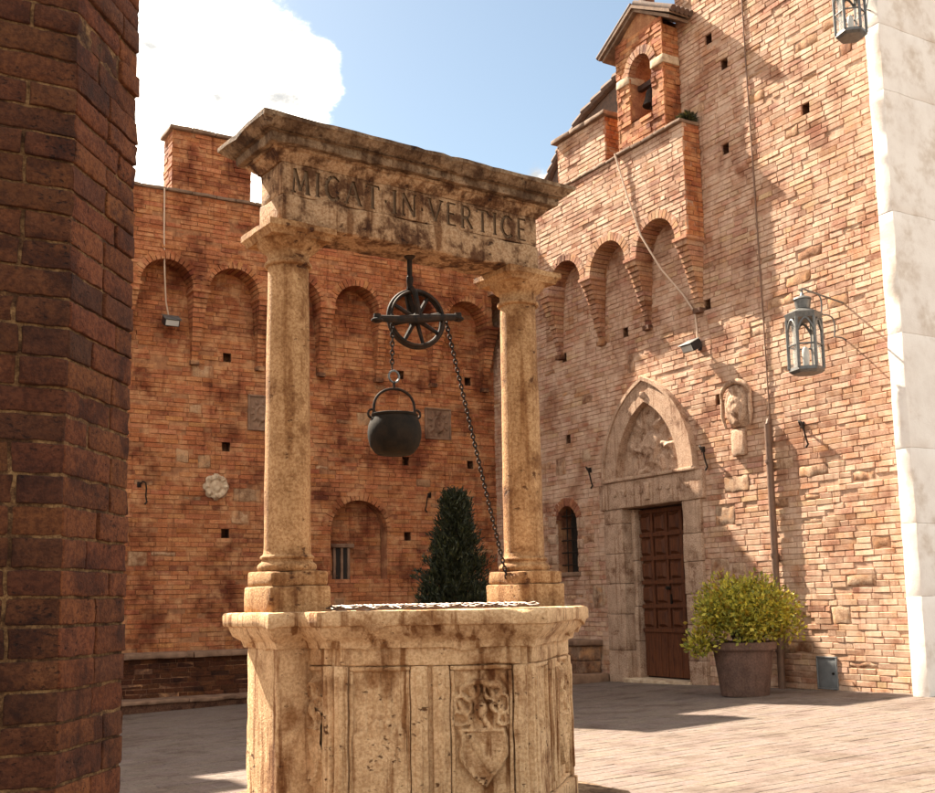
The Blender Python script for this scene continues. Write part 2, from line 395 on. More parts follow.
class Wall:
    def __init__(s, P, pal): s.P = P; s.pal = pal; s.bricks = []; s.mortar = MB(); s.extra = MB(); s.jd = .005
    def courses(s, u0, u1, z0, z1, d, holes=(), bricks_from=None, back=.012, jd=.005):
        k = 0; n = int(round((z1-z0)/CH)); h = (z1-z0)/n
        for k in range(n):
            za = z0+k*h; zb = za+h; zm = (za+zb)/2
            hv = [x for x in (hole_iv(q, zm) for q in holes) if x]
            iv = subtract([(u0, u1)], hv)
            for a, b in iv:
                s.mortar.add([s.P(a, za, d-back), s.P(b, za, d-back), s.P(b, zb, d-back), s.P(a, zb, d-back)], [(0, 1, 2, 3)])
                x = a-(rnd.uniform(0, .2) if a == u0 else rnd.uniform(0, .1))
                while x < b:
                    L = rnd.uniform(.235, .30) if rnd.random() < .78 else rnd.uniform(.11, .16)
                    p, q = max(x, a), min(x+L, b); x += L+.005
                    if b-x < .06: q = b; x = b+1
                    if q-p < .045 or (bricks_from is not None and q < bricks_from): continue
                    s.bricks.append((p+.001, q-.001, za+rnd.uniform(.001, .0065), zb-rnd.uniform(.001, .0065), d+rnd.gauss(0, s.jd)-(rnd.uniform(.01, .024) if rnd.random() < (.07 if s.jd > .004 else .025) else 0)))
    def finish(s, root, matname='brick', name='brick', limit=300):
        scored = []
        for i, (a, b, z0, z1, d) in enumerate(s.bricks):
            p = proj(s.P(a, z0, d)); q = proj(s.P(b, z1, d)); ar = -1
            if p and q:
                mx, my = (p[0]+q[0])/2, (p[1]+q[1])/2
                if 2 < mx < 933 and 2 < my < 791 and not any(x0 < mx < x1 and y0 < my < y1 for x0, x1, y0, y1 in OCC):
                    ar = abs(p[0]-q[0])*(z1-z0)*FPX/p[2]
            scored.append((ar, i))
        scored.sort(reverse=True)
        top = set(i for ar, i in scored[:limit] if ar > 0)
        rest = MB()
        for i, (a, b, z0, z1, d) in enumerate(s.bricks):
            v, f = brick_geo(s.P, a, b, z0, z1, d); c = pick(s.pal); ck = 1+.16*nv((a*.35, z0*43.0, 2.), 1.); c = tuple(q*ck for q in c)
            if i in top:
                m = MB(); m.add(v, f, c); m.build(name, matname, root)
            else: rest.add(v, f, c)
        tag(rest.build(name+'work', matname, root), kind='stuff')
        s.mortar.build('mortar_bed', {'brick_pier': 'mortar_pier', 'brick_tower': 'mortar_tower'}.get(matname, 'mortar'), root)
    def voussoirs(s, mb, uc, zs, R, thick, d0, d1, n, a0=0, a1=PI, pal=None):
        for k in range(n):
            t0 = a0+(a1-a0)*k/n; t1 = a0+(a1-a0)*(k+1)/n; g = .08*(t1-t0)
            t0 += g; t1 -= g; jr = rnd.uniform(-.008, .008)
            q = [(R, t0), (R+thick+jr, t0), (R+thick+jr, t1), (R, t1)]
            dd = d1+rnd.uniform(-.004, .004)
            v = [s.P(uc+r*math.cos(t), zs+r*math.sin(t), e) for e in (d0, dd) for r, t in q]
            mb.add(v, [(0, 3, 2, 1), (4, 5, 6, 7), (0, 1, 5, 4), (1, 2, 6, 5), (2, 3, 7, 6), (3, 0, 4, 7)], pick(pal or s.pal))
    def reveal(s, mb, contour, d0, d1, c=(.35, .14, .07)):
        for (ua, za), (ub, zb) in zip(contour[:-1], contour[1:]):
            mb.add([s.P(ua, za, d0), s.P(ub, zb, d0), s.P(ub, zb, d1), s.P(ua, za, d1)], [(0, 1, 2, 3)], c)
def arc(uc, zs, R, n=20, a0=0, a1=PI): return [(uc+R*math.cos(a0+(a1-a0)*k/n), zs+R*math.sin(a0+(a1-a0)*k/n)) for k in range(n+1)]
def snap(z, z0, h): return z0+round((z-z0)/h)*h
def pointed(uc, w, zs, rise, n=14):
    r = (w*w+rise*rise)/(2*w); am = math.atan2(rise, r-w); R2 = []
    cr = uc-(r-w); cl = uc+(r-w)
    right = [(cr+r*math.cos(am*k/n), zs+r*math.sin(am*k/n)) for k in range(n+1)]
    left = [(2*uc-u, z) for u, z in reversed(right)]
    return right+left[1:]

def corbel(P, pal, uc, zt, H, w0, w1, d0, d1, root):
    mb = MB(); n = int(H/CH)
    mb.box(P, uc-w0/2-.03, uc+w0/2+.03, zt-.045, zt, -.02, d0+.025, pick(pal))
    mb.box(P, uc-w0/2-.012, uc+w0/2+.012, zt-.06, zt-.045, -.02, d0, pick(pal))
    z = zt-.06
    for k in range(n):
        t = k/n; w = w0+(w1-w0)*t**.9; d = d0+(d1-d0)*t**.8
        zb = z-CH
        q = rnd.uniform(-.25, .25)*w if w > .16 and k % 2 else None
        for a, b in ([(-w/2, w/2)] if q is None else [(-w/2, q-.004), (q+.004, w/2)]):
            e = rnd.uniform(-.004, .004)
            mb.box(P, uc+a, uc+b, zb+.005, z-.004, -.02, d+e, pick(pal))
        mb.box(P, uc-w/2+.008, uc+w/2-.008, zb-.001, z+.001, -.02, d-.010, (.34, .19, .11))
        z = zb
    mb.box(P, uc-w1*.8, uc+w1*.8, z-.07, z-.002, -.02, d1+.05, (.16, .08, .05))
    return mb.build('corbel', 'brick', root)

def putlog(wall, root, holes, u, z, z0, h, w=.13, dp=.22, d=0.):
    zb = snap(z-.07, z0, h); zt = zb+2*h
    hh = ('r', u-w/2, u+w/2, zb, zt); holes.append(hh)
    m = MB(); P = wall.P; e = .012
    a0, a1, b0, b1 = u-w/2-e, u+w/2+e, zb-e, zt+e
    for q in ([(a0, b0, d-.013), (a1, b0, d-.013), (a1, b0, d-dp), (a0, b0, d-dp)], [(a0, b1, d-.013), (a1, b1, d-.013), (a1, b1, d-dp), (a0, b1, d-dp)],
              [(a0, b0, d-.013), (a0, b1, d-.013), (a0, b1, d-dp), (a0, b0, d-dp)], [(a1, b0, d-.013), (a1, b1, d-.013), (a1, b1, d-dp), (a1, b0, d-dp)],
              [(a0, b0, d-dp), (a1, b0, d-dp), (a1, b1, d-dp), (a0, b1, d-dp)]):
        m.add([P(*x) for x in q], [(0, 1, 2, 3)], (.16, .07, .04))
    m.build('putlog_hole', 'brick', root)
def wall_stone(wall, root, holes, u, z, w, h, z0, hh, c=(.58, .42, .29), d=0.):
    zb = snap(z-h/2, z0, hh); n = max(1, round(h/hh)); zt = zb+n*hh
    holes.append(('r', u-w/2, u+w/2, zb, zt))
    k = rnd.uniform(.8, 1.1)
    m = MB(); stone_box(m, wall.P, u-w/2+.006, u+w/2-.006, zb+.005, zt-.005, d-.05, d+rnd.uniform(-.008, .003), seg=.05, amp=.014, r=.02, c=(c[0]*k*.92, c[1]*k*.88, c[2]*k*.84), ns=8)
    wall.mortar.add([wall.P(a, b, d-.013) for a, b in ((u-w/2, zb), (u+w/2, zb), (u+w/2, zt), (u-w/2, zt))], [(0, 1, 2, 3)])
    m.build('wall_stone', 'wallstone', root, smooth=.7)

# ================================================================== GROUND AND PAVING
g = MB(); S = 90
n = 12
for i in range(n+1):
    for j in range(n+1):
        x = -S+2*S*i/n; y = -S+2*S*j/n; g.v.append((x, y, gz(x, y)-.008))
for i in range(n):
    for j in range(n):
        a = i*(n+1)+j; g.f.append((a, a+n+1, a+n+2, a+1)); g.c.append(W3)
tag(g.build('ground', 'ground'), kind='structure')
pave = bpy.data.objects.new('pavement', None); col.objects.link(pave); pave['kind'] = 'structure'
slabs = []
y = 3.2; row = 0
while y < 17.0:
    hgt = rnd.uniform(.11, .16); x = -2.0-rnd.uniform(0, .4)
    while x < 12.5:
        L = rnd.uniform(.13, .24); slabs.append((x, x+L-.003, y, y+hgt-.003)); x += L
    y += hgt
sc_ = []
for i, (a, b, c_, d_) in enumerate(slabs):
    p = proj(((a+b)/2, (c_+d_)/2, gz((a+b)/2, (c_+d_)/2))); ar = -1
    if p and 125 < p[0] < 930 and 695 < p[1] < 790 and not (245 < p[0] < 575): ar = 1/p[2]
    sc_.append((ar, i))
sc_.sort(reverse=True); topS = set(i for ar, i in sc_[:300] if ar > 0)
prest = MB()
for i, (a, b, c_, d_) in enumerate(slabs):
    k = rnd.uniform(.93, 1.06); cc = (.175*k, .134*k*rnd.uniform(.97, 1.03), .114*k*rnd.uniform(.95, 1.04))
    e = [rnd.uniform(-.0012, .0012) for _ in range(4)]; t = .003; dz = rnd.uniform(-.0012, .0012)
    q = [(a, c_), (b, c_), (b, d_), (a, d_)]
    v = [(x, yy, gz(x, yy)-.03) for x, yy in q]+[(x, yy, gz(x, yy)-.003+dz) for x, yy in q]
    v += [(x+t*sx, yy+t*sy, gz(x, yy)+dz+e[m_]) for m_, ((x, yy), (sx, sy)) in enumerate(zip(q, ((1, 1), (-1, 1), (-1, -1), (1, -1))))]
    f = [(bb+kk, bb+(kk+1) % 4, bb+4+(kk+1) % 4, bb+4+kk) for bb in (0, 4) for kk in range(4)]+[(8, 9, 10, 11)]
    if i in topS:
        mm = MB(); mm.add(v, f, cc); mm.build('paving_slab', 'paving', pave)
    else: prest.add(v, f, cc)
tag(prest.build('paving_slabs', 'paving', pave), kind='stuff')

# ================================================================== BACK WALL
bw = empty('courtyard_wall', (7, YB, gz(7, YB)), 'long shaded brick wall with round arched corbel frieze behind the well', 'wall')
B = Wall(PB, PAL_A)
ZB0, ZSB = -.4, 6.10                     # bottom and springing
nb_ = int(round((ZSB+.55-ZB0)/CH)); hB = (ZSB+.55-ZB0)/nb_
holes = []
for u, z in ((5.65, 5.13), (7.25, 5.10), (8.77, 5.12), (10.13, 5.11), (4.03, 3.71), (5.65, 3.71), (8.85, 3.65), (10.15, 3.66), (4.06, 2.36), (5.65, 2.36), (8.87, 2.34), (2.4, 3.7), (2.4, 5.1), (2.4, 2.36), (10.2, 2.36)):
    putlog(B, bw, holes, u, z, ZB0, hB)
NU, NR, NS, NB0 = 7.96, .52, snap(2.40, ZB0, hB), snap(1.58, ZB0, hB)   # niche
holes += [('r', NU-NR, NU+NR, NB0, NS), ('a', NU, NR+.06, NS)]
def clash(u, z, w, h, hs):
    for q in hs:
        if q[0] == 'r' and not (u+w/2 < q[1]-.03 or u-w/2 > q[2]+.03 or z+h/2 < q[3]-.08 or z-h/2 > q[4]+.08): return True
        if q[0] == 'a' and abs(u-q[1]) < q[2]+.25+w/2 and q[3]-.2 < z < q[3]+q[2]+.25: return True
        if q[0] == 'p' and abs(u-q[1]) < q[2]+.1+w/2 and q[3]-.2 < z < q[3]+q[4]+.25: return True
    return False
for u, z, w, h in ((5.25, 4.90, .36, .20), (5.15, 4.28, .20, .15), (6.0, 2.95, .46, .24), (5.9, 2.62, .30, .22), (4.3, 1.95, .30, .22), (5.3, 3.42, .2, .22), (4.95, 3.5, .2, .2), (8.05, 4.35, .26, .22), (9.0, 4.12, .2, .2)):
    if not clash(u, z, w, h, holes): wall_stone(B, bw, holes, u, z, w, h, ZB0, hB, (.52, .34, .21))
for k in range(60):
    u, z, w, h = rnd.uniform(2.6, 10.5), rnd.uniform(.6, 4.9), rnd.uniform(.20, .42), rnd.choice([.07, .07, .14])
    if not clash(u, z, w, h, holes) and len([1 for q in holes]) < 48: wall_stone(B, bw, holes, u, z, w, h, ZB0, hB, rnd.choice([(.46, .27, .16), (.42, .24, .14), (.50, .33, .21)]))
B.courses(-4.0, 10.70, ZB0, ZSB+.55, 0., holes, bricks_from=1.0)
# niche back, reveal, ring
B.courses(NU-NR, NU+NR, NB0, NS+NR+.1, -.26, [])
m = MB(); B.reveal(m, [(NU-NR, NB0), (NU-NR, NS)]+list(reversed(arc(NU, NS, NR+.012)))+[(NU+NR, NB0), (NU-NR, NB0)], -.013, -.28); m.build('niche_reveal', 'brick', bw)
m = MB(); B.voussoirs(m, NU, NS, NR, .14, -.12, .003, 22); m.build('niche_arch', 'brick', bw)
m = MB()
stone_box(m, PB, 7.58, 7.63, 1.60, 2.14, -.27, -.215); stone_box(m, PB, 7.84, 7.89, 1.60, 2.14, -.27, -.215); stone_box(m, PB, 7.53, 7.96, 2.14, 2.21, -.27, -.19)
w_ = m.build('slit_window', 'bench_stone', bw, smooth=.7)
m = MB(); m.box(PB, 7.63, 7.84, 1.60, 2.14, -.262, -.247); m.build('dark_opening', 'dark_inside', w_)
m = MB(); m.box(PB, 7.715, 7.755, 1.60, 2.14, -.246, -.21); m.build('mullion', 'bench_stone', w_)
# projecting upper wall on arches
AB = [9.92-1.07*k for k in range(9)]; RB = .41; ZTB = 7.60
hol = [('a', u, RB+.065, ZSB) for u in AB]
B.courses(-4.0, 10.45, ZSB, ZTB, DF_B, hol, bricks_from=1.0)
m = MB()
for u in AB:
    B.voussoirs(m, u, ZSB, RB, .125, -.02, DF_B+.004, 19)
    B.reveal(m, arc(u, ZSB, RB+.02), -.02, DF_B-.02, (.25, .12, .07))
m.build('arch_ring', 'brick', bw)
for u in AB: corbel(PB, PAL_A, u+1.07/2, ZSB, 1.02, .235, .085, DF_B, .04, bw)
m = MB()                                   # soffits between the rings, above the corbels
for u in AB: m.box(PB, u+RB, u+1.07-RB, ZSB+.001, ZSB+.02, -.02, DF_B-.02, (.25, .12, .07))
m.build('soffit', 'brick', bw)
def coping(P, u0, u1, z, d0, d1, root, t=.05, L=.34, mname='coping'):
    u = u0
    while u < u1-.02:
        e = min(u1, u+rnd.uniform(.8, 1.2)*L)
        if u1-e < .12: e = u1
        m = MB(); stone_box(m, P, u+.003, e-.003, z+rnd.uniform(-.004, .004), z+t, d0, d1+rnd.uniform(-.01, .01), seg=.12, amp=.008, r=.012); m.build('coping_stone', mname, root, smooth=.7); u = e
coping(PB, -4.0, 10.45, ZTB, -.45, DF_B+.035, bw)
m = MB(); m.box(PB, -4.0, 10.7, ZB0, ZTB-.01, -.46, -.42); m.build('wall_rear', 'mortar', bw)
# merlons
for ML0, ML1 in ((4.61, 5.89), (7.19, 8.47), (9.77, 10.43), (2.03, 3.31), (-.55, .73)):
    MZ = 8.68
    B.courses(ML0, ML1, ZTB+.05, MZ-.06, DF_B, [])
    PBs = lambda u, z, d: (ML0-d, YB-DF_B+u, z); PBe = lambda u, z, d: (ML1+d, YB-DF_B+u, z)
    for PP in (PBs, PBe):
        ex = MB(); Bs = Wall(PP, PAL_A); Bs.courses(0, .5, ZTB+.05, MZ-.06, 0., [])
        for (a, b, z0, z1, d) in Bs.bricks:
            v, f = brick_geo(PP, a, b, z0, z1, d); ex.add(v, f, pick(PAL_A))
        for f0 in range(0, len(Bs.mortar.v), 4): B.mortar.add(Bs.mortar.v[f0:f0+4], [(0, 1, 2, 3)])
        tag(ex.build('merlon_side', 'brick', bw), kind='stuff')
    m = MB(); m.box(PB, ML0+.02, ML1-.02, ZTB+.05, MZ-.06, DF_B-.5, DF_B-.48); m.build('merlon_rear', 'mortar', bw)
    coping(PB, ML0-.05, ML1+.05, MZ-.06, DF_B-.55, DF_B+.05, bw, t=.06)
B.finish(bw)

# bench along the back wall
bb = empty('stone_bench', (7, 16.3, gz(7, 16.3)), 'low dark stone bench with step along the shaded back wall', 'bench')
u = 1.0
m = MB(); m.box(ID, 1.0, 10.1, 16.45, 16.78, -.3, .47, (.16, .075, .045)); m.build('riser', 'brick', bb)
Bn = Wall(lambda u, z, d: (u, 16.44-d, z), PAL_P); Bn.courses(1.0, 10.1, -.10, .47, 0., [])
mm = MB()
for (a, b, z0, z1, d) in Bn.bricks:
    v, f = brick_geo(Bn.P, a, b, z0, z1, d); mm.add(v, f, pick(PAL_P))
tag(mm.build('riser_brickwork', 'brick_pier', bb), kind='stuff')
while u < 10.1:
    e = min(10.12, u+rnd.uniform(1.0, 1.5)); e = 10.12 if 10.12-e < .4 else e
    m = MB(); stone_box(m, ID, u+.003, e-.003, 16.33, 16.78, .47, .555, seg=.12, amp=.009, r=.02); m.build('seat_slab', 'bench_stone', bb, smooth=.7); u = e
u = 1.0
while u < 10.1:
    e = min(10.12, u+rnd.uniform(1.0, 1.5)); e = 10.12 if 10.12-e < .4 else e
    m = MB(); stone_box(m, ID, u+.003, e-.003, 15.95, 16.43, -.14, -.085, seg=.12, amp=.008, r=.015); m.build('step_slab', 'bench_stone', bb, smooth=.7); u = e
m = MB(); m.box(ID, 1.0, 10.1, 15.99, 16.43, -.42, -.142, (.16, .075, .045)); m.build('step_riser', 'brick_pier', bb)

# ================================================================== RIGHT WALL, TOWER
rw = empty('tower_wall', (XR, 12, gz(XR, 12)), 'tall brick tower wall with stone doorway and corbelled parapet', 'wall')
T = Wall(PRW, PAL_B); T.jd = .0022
ZR0, ZSR, ZTOP = -.3, 6.23, 12.6
TW0, TW1 = 8.05, 11.56                    # tower extent in Y
nr_ = int(round((ZSR+.55-ZR0)/CH)); hR = (ZSR+.55-ZR0)/nr_
holes = []
for u, z in ((11.19, 5.26), (13.0, 5.26), (14.61, 5.18), (14.57, 3.84), (11.05, 3.89)): putlog(T, rw, holes, u, z, ZR0, hR)
DU0, DU1 = 11.85, 13.19                   # door opening
holes += [('r', DU0-.35, DU1+.42, ZR0, 2.95), ('p', 12.545, .96, 2.94, 1.40)]
WU, WR = 14.68, .28                       # little arched window
WZ0, WZS = snap(1.66, ZR0, hR), snap(2.46, ZR0, hR)
holes += [('r', WU-WR, WU+WR, WZ0, WZS), ('a', WU, WR+.05, WZS)]
for u, z, w, h in ((11.46, 3.93, .44, .26), (10.8, 2.75, .45, .25), (11.05, 2.3, .38, .3), (10.75, 1.95, .5, .28), (11.2, 1.6, .35, .3), (15.1, 1.85, .22, .14), (15.12, 2.2, .24, .14), (14.25, 1.85, .22, .14), (14.24, 2.25, .25, .21),
                   (15.25, 3.0, .32, .22), (14.2, 3.02, .5, .14), (14.8, 3.35, .3, .28), (13.9, 1.28, .3, .36), (13.95, .9, .32, .3), (14.1, 3.5, .22, .21), (12.9, 4.75, .16, .26), (10.7, .9, .4, .2), (11.2, .6, .3, .28), (9.9, .6, .5, .14), (9.2, .95, .3, .2)):
    if not clash(u, z, w, h, holes): wall_stone(T, rw, holes, u, z, w, h, ZR0, hR, (.60, .44, .32))
cnt = 0
for k in range(200):
    u, z, w, h = rnd.uniform(8.5, 16.4), rnd.uniform(.2, 5.9) if k % 2 else rnd.uniform(.1, 3.0), rnd.uniform(.20, .5), rnd.choice([.07, .07, .14, .14])
    if not clash(u, z, w, h, holes) and cnt < 50: wall_stone(T, rw, holes, u, z, w, h, ZR0, hR, rnd.choice([(.55, .36, .24), (.50, .30, .19), (.60, .43, .31)])); cnt += 1
T.courses(TW0, 16.82, ZR0, ZSR+.55, 0., holes)
h2 = []
Z2 = ZSR+.55
for u, z in ((10.90, 9.10), (10.62, 8.55), (10.68, 7.34), (9.24, 7.38), (9.6, 9.8)): putlog(T, rw, h2, u, z, Z2, CH, dp=.2)
nT = int(round((ZTOP-Z2)/CH))
for k in range(24):
    u, z, w, h = rnd.uniform(8.5, 11.3), rnd.uniform(7, 10.5), rnd.uniform(.16, .40), rnd.choice([.07, .14, .14])
    if not clash(u, z, w, h, h2): wall_stone(T, rw, h2, u, z, w, h, Z2, CH, rnd.choice([(.58, .38, .25), (.52, .32, .2)]))
T.courses(TW0, TW1, Z2, Z2+nT*CH, 0., h2)
# tower side above the wing (faces the back) and rear plates
m = MB(); m.box(PRW, TW1-.03, TW1-.012, ZSR, Z2+nT*CH, -2.5, -.012, (.4, .17, .09)); m.build('tower_return', 'brick', rw)
m = MB(); m.box(PRW, TW0, 16.82, ZR0, ZSR+.5, -.62, -.60); m.box(PRW, TW0, TW1-.04, ZSR+.5, ZTOP, -.62, -.60); m.build('wall_rear', 'mortar', rw)
# arcade
AR_ = [11.86+1.123*k for k in range(5)]; RR = .43; ZTR = 7.88; AU0 = 11.17
hol = [('a', u, RR+.065, ZSR) for u in AR_]
T.courses(AU0, 16.55, ZSR, ZTR, DF_R, hol)
m = MB()
for u in AR_:
    T.voussoirs(m, u, ZSR, RR, .125, -.02, DF_R+.004, 19)
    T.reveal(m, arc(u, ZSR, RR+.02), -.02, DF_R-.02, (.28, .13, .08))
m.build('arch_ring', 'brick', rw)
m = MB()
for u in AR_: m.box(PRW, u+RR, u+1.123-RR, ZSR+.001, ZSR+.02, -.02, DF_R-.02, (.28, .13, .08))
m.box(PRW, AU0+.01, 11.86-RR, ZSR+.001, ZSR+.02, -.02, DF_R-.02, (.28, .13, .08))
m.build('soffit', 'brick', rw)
for u in [11.86-1.123/2+.02]+[a+1.123/2 for a in AR_]: corbel(PRW, PAL_B, u, ZSR, 1.0, .24, .085, DF_R, .04, rw)
# end face of the projecting arcade (faces the camera)
PE = lambda u, z, d: (XR-DF_R+u, AU0-d, z)
Te = Wall(PE, PAL_A); Te.courses(0, DF_R, ZSR, ZTR+.02, 0., [])
for (a, b, z0, z1, d) in Te.bricks:
    v, f = brick_geo(PE, a, b, z0, z1, d); T.extra.add(v, f, pick(PAL_A))
for f0 in range(0, len(Te.mortar.v), 4): T.mortar.add(Te.mortar.v[f0:f0+4], [(0, 1, 2, 3)])
# bell cote base, slightly proud, and the parapet block with coping
coping(PRW, AU0-.02, 12.62, ZTR, -.25, DF_R+.05, rw, t=.05, L=.3)
coping(PRW, 12.62, 16.55, ZTR, -.45, DF_R+.03, rw, t=.045, L=.34)
BK0, BK1, BKZ = 12.96, 14.23, 8.70
T.courses(BK0, BK1, ZTR+.045, BKZ, DF_R-.04, [])
PE2 = lambda u, z, d: (XR-DF_R+.04+u, BK0-d, z); PE3 = lambda u, z, d: (XR-DF_R+.04+u, BK1+d, z)
for PP in (PE2, PE3):
    Te = Wall(PP, PAL_A); Te.courses(0, .6, ZTR+.045, BKZ, 0., [])
    for (a, b, z0, z1, d) in Te.bricks:
        v, f = brick_geo(PP, a, b, z0, z1, d); T.extra.add(v, f, pick(PAL_A))
    for f0 in range(0, len(Te.mortar.v), 4): T.mortar.add(Te.mortar.v[f0:f0+4], [(0, 1, 2, 3)])
m = MB(); m.box(PRW, BK0+.02, BK1-.02, ZTR+.04, BKZ, DF_R-.66, DF_R-.64); m.build('block_rear', 'mortar', rw)
coping(PRW, BK0-.07, BK1+.07, BKZ, DF_R-.72, DF_R+.04, rw, t=.07, L=.42)
T.extra.build('parapet_side', 'brick', rw)
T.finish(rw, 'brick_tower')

# pitched tile roof behind the parapet
rf = empty('tiled_roof', (13.0, 13.5, 8.0), 'dark weathered tile roof sloping up behind the parapet and bell cote', 'roof')
RP = [(16.7, 7.6), (15.95, 8.76), (15.53, 9.18), (14.76, 9.63), (13.87, 9.88), (12.6, 10.0)]
m = MB(); np_ = len(RP)
m.add([(x, u, z) for x in (11.42, 14.5) for u, z in RP+[(12.6, 7.6)]], [tuple(range(np_, -1, -1)), tuple(range(np_+1, 2*np_+2))]+[(k, k+1, np_+2+k, np_+1+k) for k in range(np_)]); m.build('roof_deck', 'tile_roof', rf)
for k in range(12):
    m = MB(); xx = 11.40+3.0*k/11
    for (u0, z0), (u1, z1) in zip(RP[:-1], RP[1:]):
        for q in range(3):
            pa = Vector((xx, u0+(u1-u0)*q/3, z0+(z1-z0)*q/3+.06)); pb = Vector((xx, u0+(u1-u0)*(q+1.1)/3, z0+(z1-z0)*(q+1.1)/3+.03)); tube(m, [pa, pb], [.095, .075], 8)
    m.build('tile_row', 'tile_roof', rf)

# bell cote
bc = empty('bell_cote', (10.6, 12.06, ZTR+.05), 'small brick bell gable with tiled cap on the parapet beside the tower', 'bell cote')
C0, C1, CZ0, CZS = 11.52, 12.60, ZTR+.05, 9.55
OU, OR = 12.04, .245; OZ0, OZS = 8.32, 9.04
K = Wall(PRW, PAL_A)
DK = DF_R-.01
K.courses(C0, C1, CZ0, CZS+.12, DK, [('r', OU-OR, OU+OR, OZ0, OZS), ('a', OU, OR+.06, OZS)])
PE4 = lambda u, z, d: (XR-DK+u, C0-d, z); PE5 = lambda u, z, d: (XR-DK+u, C1+d, z)
for PP in (PE4, PE5):
    Te = Wall(PP, PAL_A); Te.courses(0, .42, CZ0, CZS, 0., [])
    for (a, b, z0, z1, d) in Te.bricks:
        v, f = brick_geo(PP, a, b, z0, z1, d); K.extra.add(v, f, pick(PAL_A))
    for f0 in range(0, len(Te.mortar.v), 4): K.mortar.add(Te.mortar.v[f0:f0+4], [(0, 1, 2, 3)])
tag(K.extra.build('side_brickwork', 'brick', bc), kind='stuff')
m = MB()
for a, b, z0, z1 in ((C0+.02, OU-OR, CZ0, CZS), (OU+OR, C1-.02, CZ0, CZS), (OU-OR, OU+OR, CZ0, OZ0), (OU-OR, OU+OR, OZS+OR+.05, CZS)):
    m.box(PRW, a, b, z0, z1, DK-.42, DK-.40, (.3, .13, .07))
m.build('rear_wall', 'brick', bc)
m = MB(); K.reveal(m, [(OU-OR-.01, OZ0), (OU-OR-.01, OZS)]+list(reversed(arc(OU, OZS, OR+.012)))+[(OU+OR+.01, OZ0), (OU-OR-.01, OZ0)], DK-.012, DK-.42, (.36, .15, .08)); m.build('opening_reveal', 'brick', bc)
m = MB(); K.voussoirs(m, OU, OZS, OR, .13, DK-.12, DK+.012, 13, pal=PAL_B); m.build('arch_ring', 'brick', bc)
for a, b in ((OU-OR-.30, OU-OR-.005), (OU+OR+.005, OU+OR+.30)):
    m = MB(); stone_box(m, PRW, a, b, OZS-.10, OZS+.03, DK-.3, DK+.02, amp=.006, r=.015); m.build('impost_stone', 'medallion', bc, smooth=.7)
K.finish(bc, limit=60)
apx, apz, ez = OU+.02, 10.02, 9.58
for sgn in (-1, 1):                       # two roof slopes: cornice board and tiles
    ue = apx+sgn*.78
    m = MB()
    for dz0, dz1, ext, dd in ((-.05, .0, 0., .06), (.0, .05, .05, .10)):
        q = [(apx, apz+dz0), (ue+sgn*ext, ez+dz0-.03), (ue+sgn*ext, ez+dz1-.03), (apx, apz+dz1)]
        v = [PRW(a, b, e) for e in (DK-.48, DK+dd) for a, b in q]
        m.add(v, [(0, 1, 2, 3), (4, 7, 6, 5), (0, 4, 5, 1), (1, 5, 6, 2), (2, 6, 7, 3), (3, 7, 4, 0)])
    m.build('eaves_board', 'coping', bc)
    for k in range(7):
        m = MB(); d = DK+.06-k*.085
        tube(m, [PRW(apx+sgn*.03, apz+.075, d), PRW(apx+sgn*.43, (apz+ez)/2+.06, d), PRW(ue+sgn*.10, ez+.02, d)], [.042, .046, .05], 8); m.build('roof_tile', 'tile_roof', bc, smooth=.8)
    m = MB(); v = [PRW(a, b, e) for e in (DK-.41, DK-.013) for a, b in ((apx, apz-.02), (apx+sgn*.54, ez+.03), (apx+sgn*.54, CZS-.05), (apx, CZS-.05))]
    m.add(v, [(0, 1, 2, 3), (4, 5, 6, 7), (0, 3, 7, 4)], (.4, .17, .08)); m.build('gable_wall', 'brick', bc)
m = MB(); stone_box(m, PRW, apx-.09, apx+.09, apz+.07, apz+.55, DK-.3, DK-.12, amp=.004); m.build('finial', 'terracotta', bc, smooth=.7)
be = empty('bronze_bell', (XR-DK+.2, OU, 8.6), 'dark bronze bell hanging in the arched opening of the bell cote', 'bell')
m = MB(); lathe(m, (XR-DK+.2, OU, 8.52), [(.13, 0), (.135, .01), (.115, .06), (.09, .14), (.078, .2), (.06, .25), (.02, .27)], 20); m.build('bell_body', 'iron', be, smooth=.6)
m = MB(); m.box(PRW, OU-OR, OU+OR, 8.84, 8.92, DK-.24, DK-.16); m.build('headstock', 'wood_dark', be)
m = MB(); tube(m, [(XR-DK+.2, OU, 8.79), (XR-DK+.2, OU, 8.86)], .02); m.build('crown_loop', 'iron', be)
m = MB(); lathe(m, (XR-DK+.2, OU, 8.46), [(.005, 0), (.025, .015), (.025, .04), (.006, .06), (.006, .2)], 10); m.build('clapper', 'iron', be, smooth=.8)

# small chimney far behind
ch_ = empty('brick_chimney', (11.9, 19.0, 7.5), 'small brick chimney top peeking over the well cornice', 'chimney')
Pc = lambda u, z, d: (u, 18.6-d, z)
mm = MB()
for k in range(17):
    z = 8.1+k*CH; off = (k % 2)*.06
    for a, b in ((11.36, 11.60-off), (11.61-off, 11.84)):
        mm.box(ID, a+.003, b-.003, 18.6, 19.0, z+.004, z+CH-.004, pick(PAL_A))
mm.build('shaft', 'brick', ch_)
m = MB(); stone_box(m, ID, 11.30, 11.90, 18.54, 19.06, 8.1+17*CH, 8.1+17*CH+.10); m.build('cap', 'terracotta', ch_, smooth=.7)
m = MB(); m.box(ID, 11.2, 12.4, 18.3, 19.4, 6.5, 8.1, (.3, .13, .07)); m.build('base', 'brick', ch_)

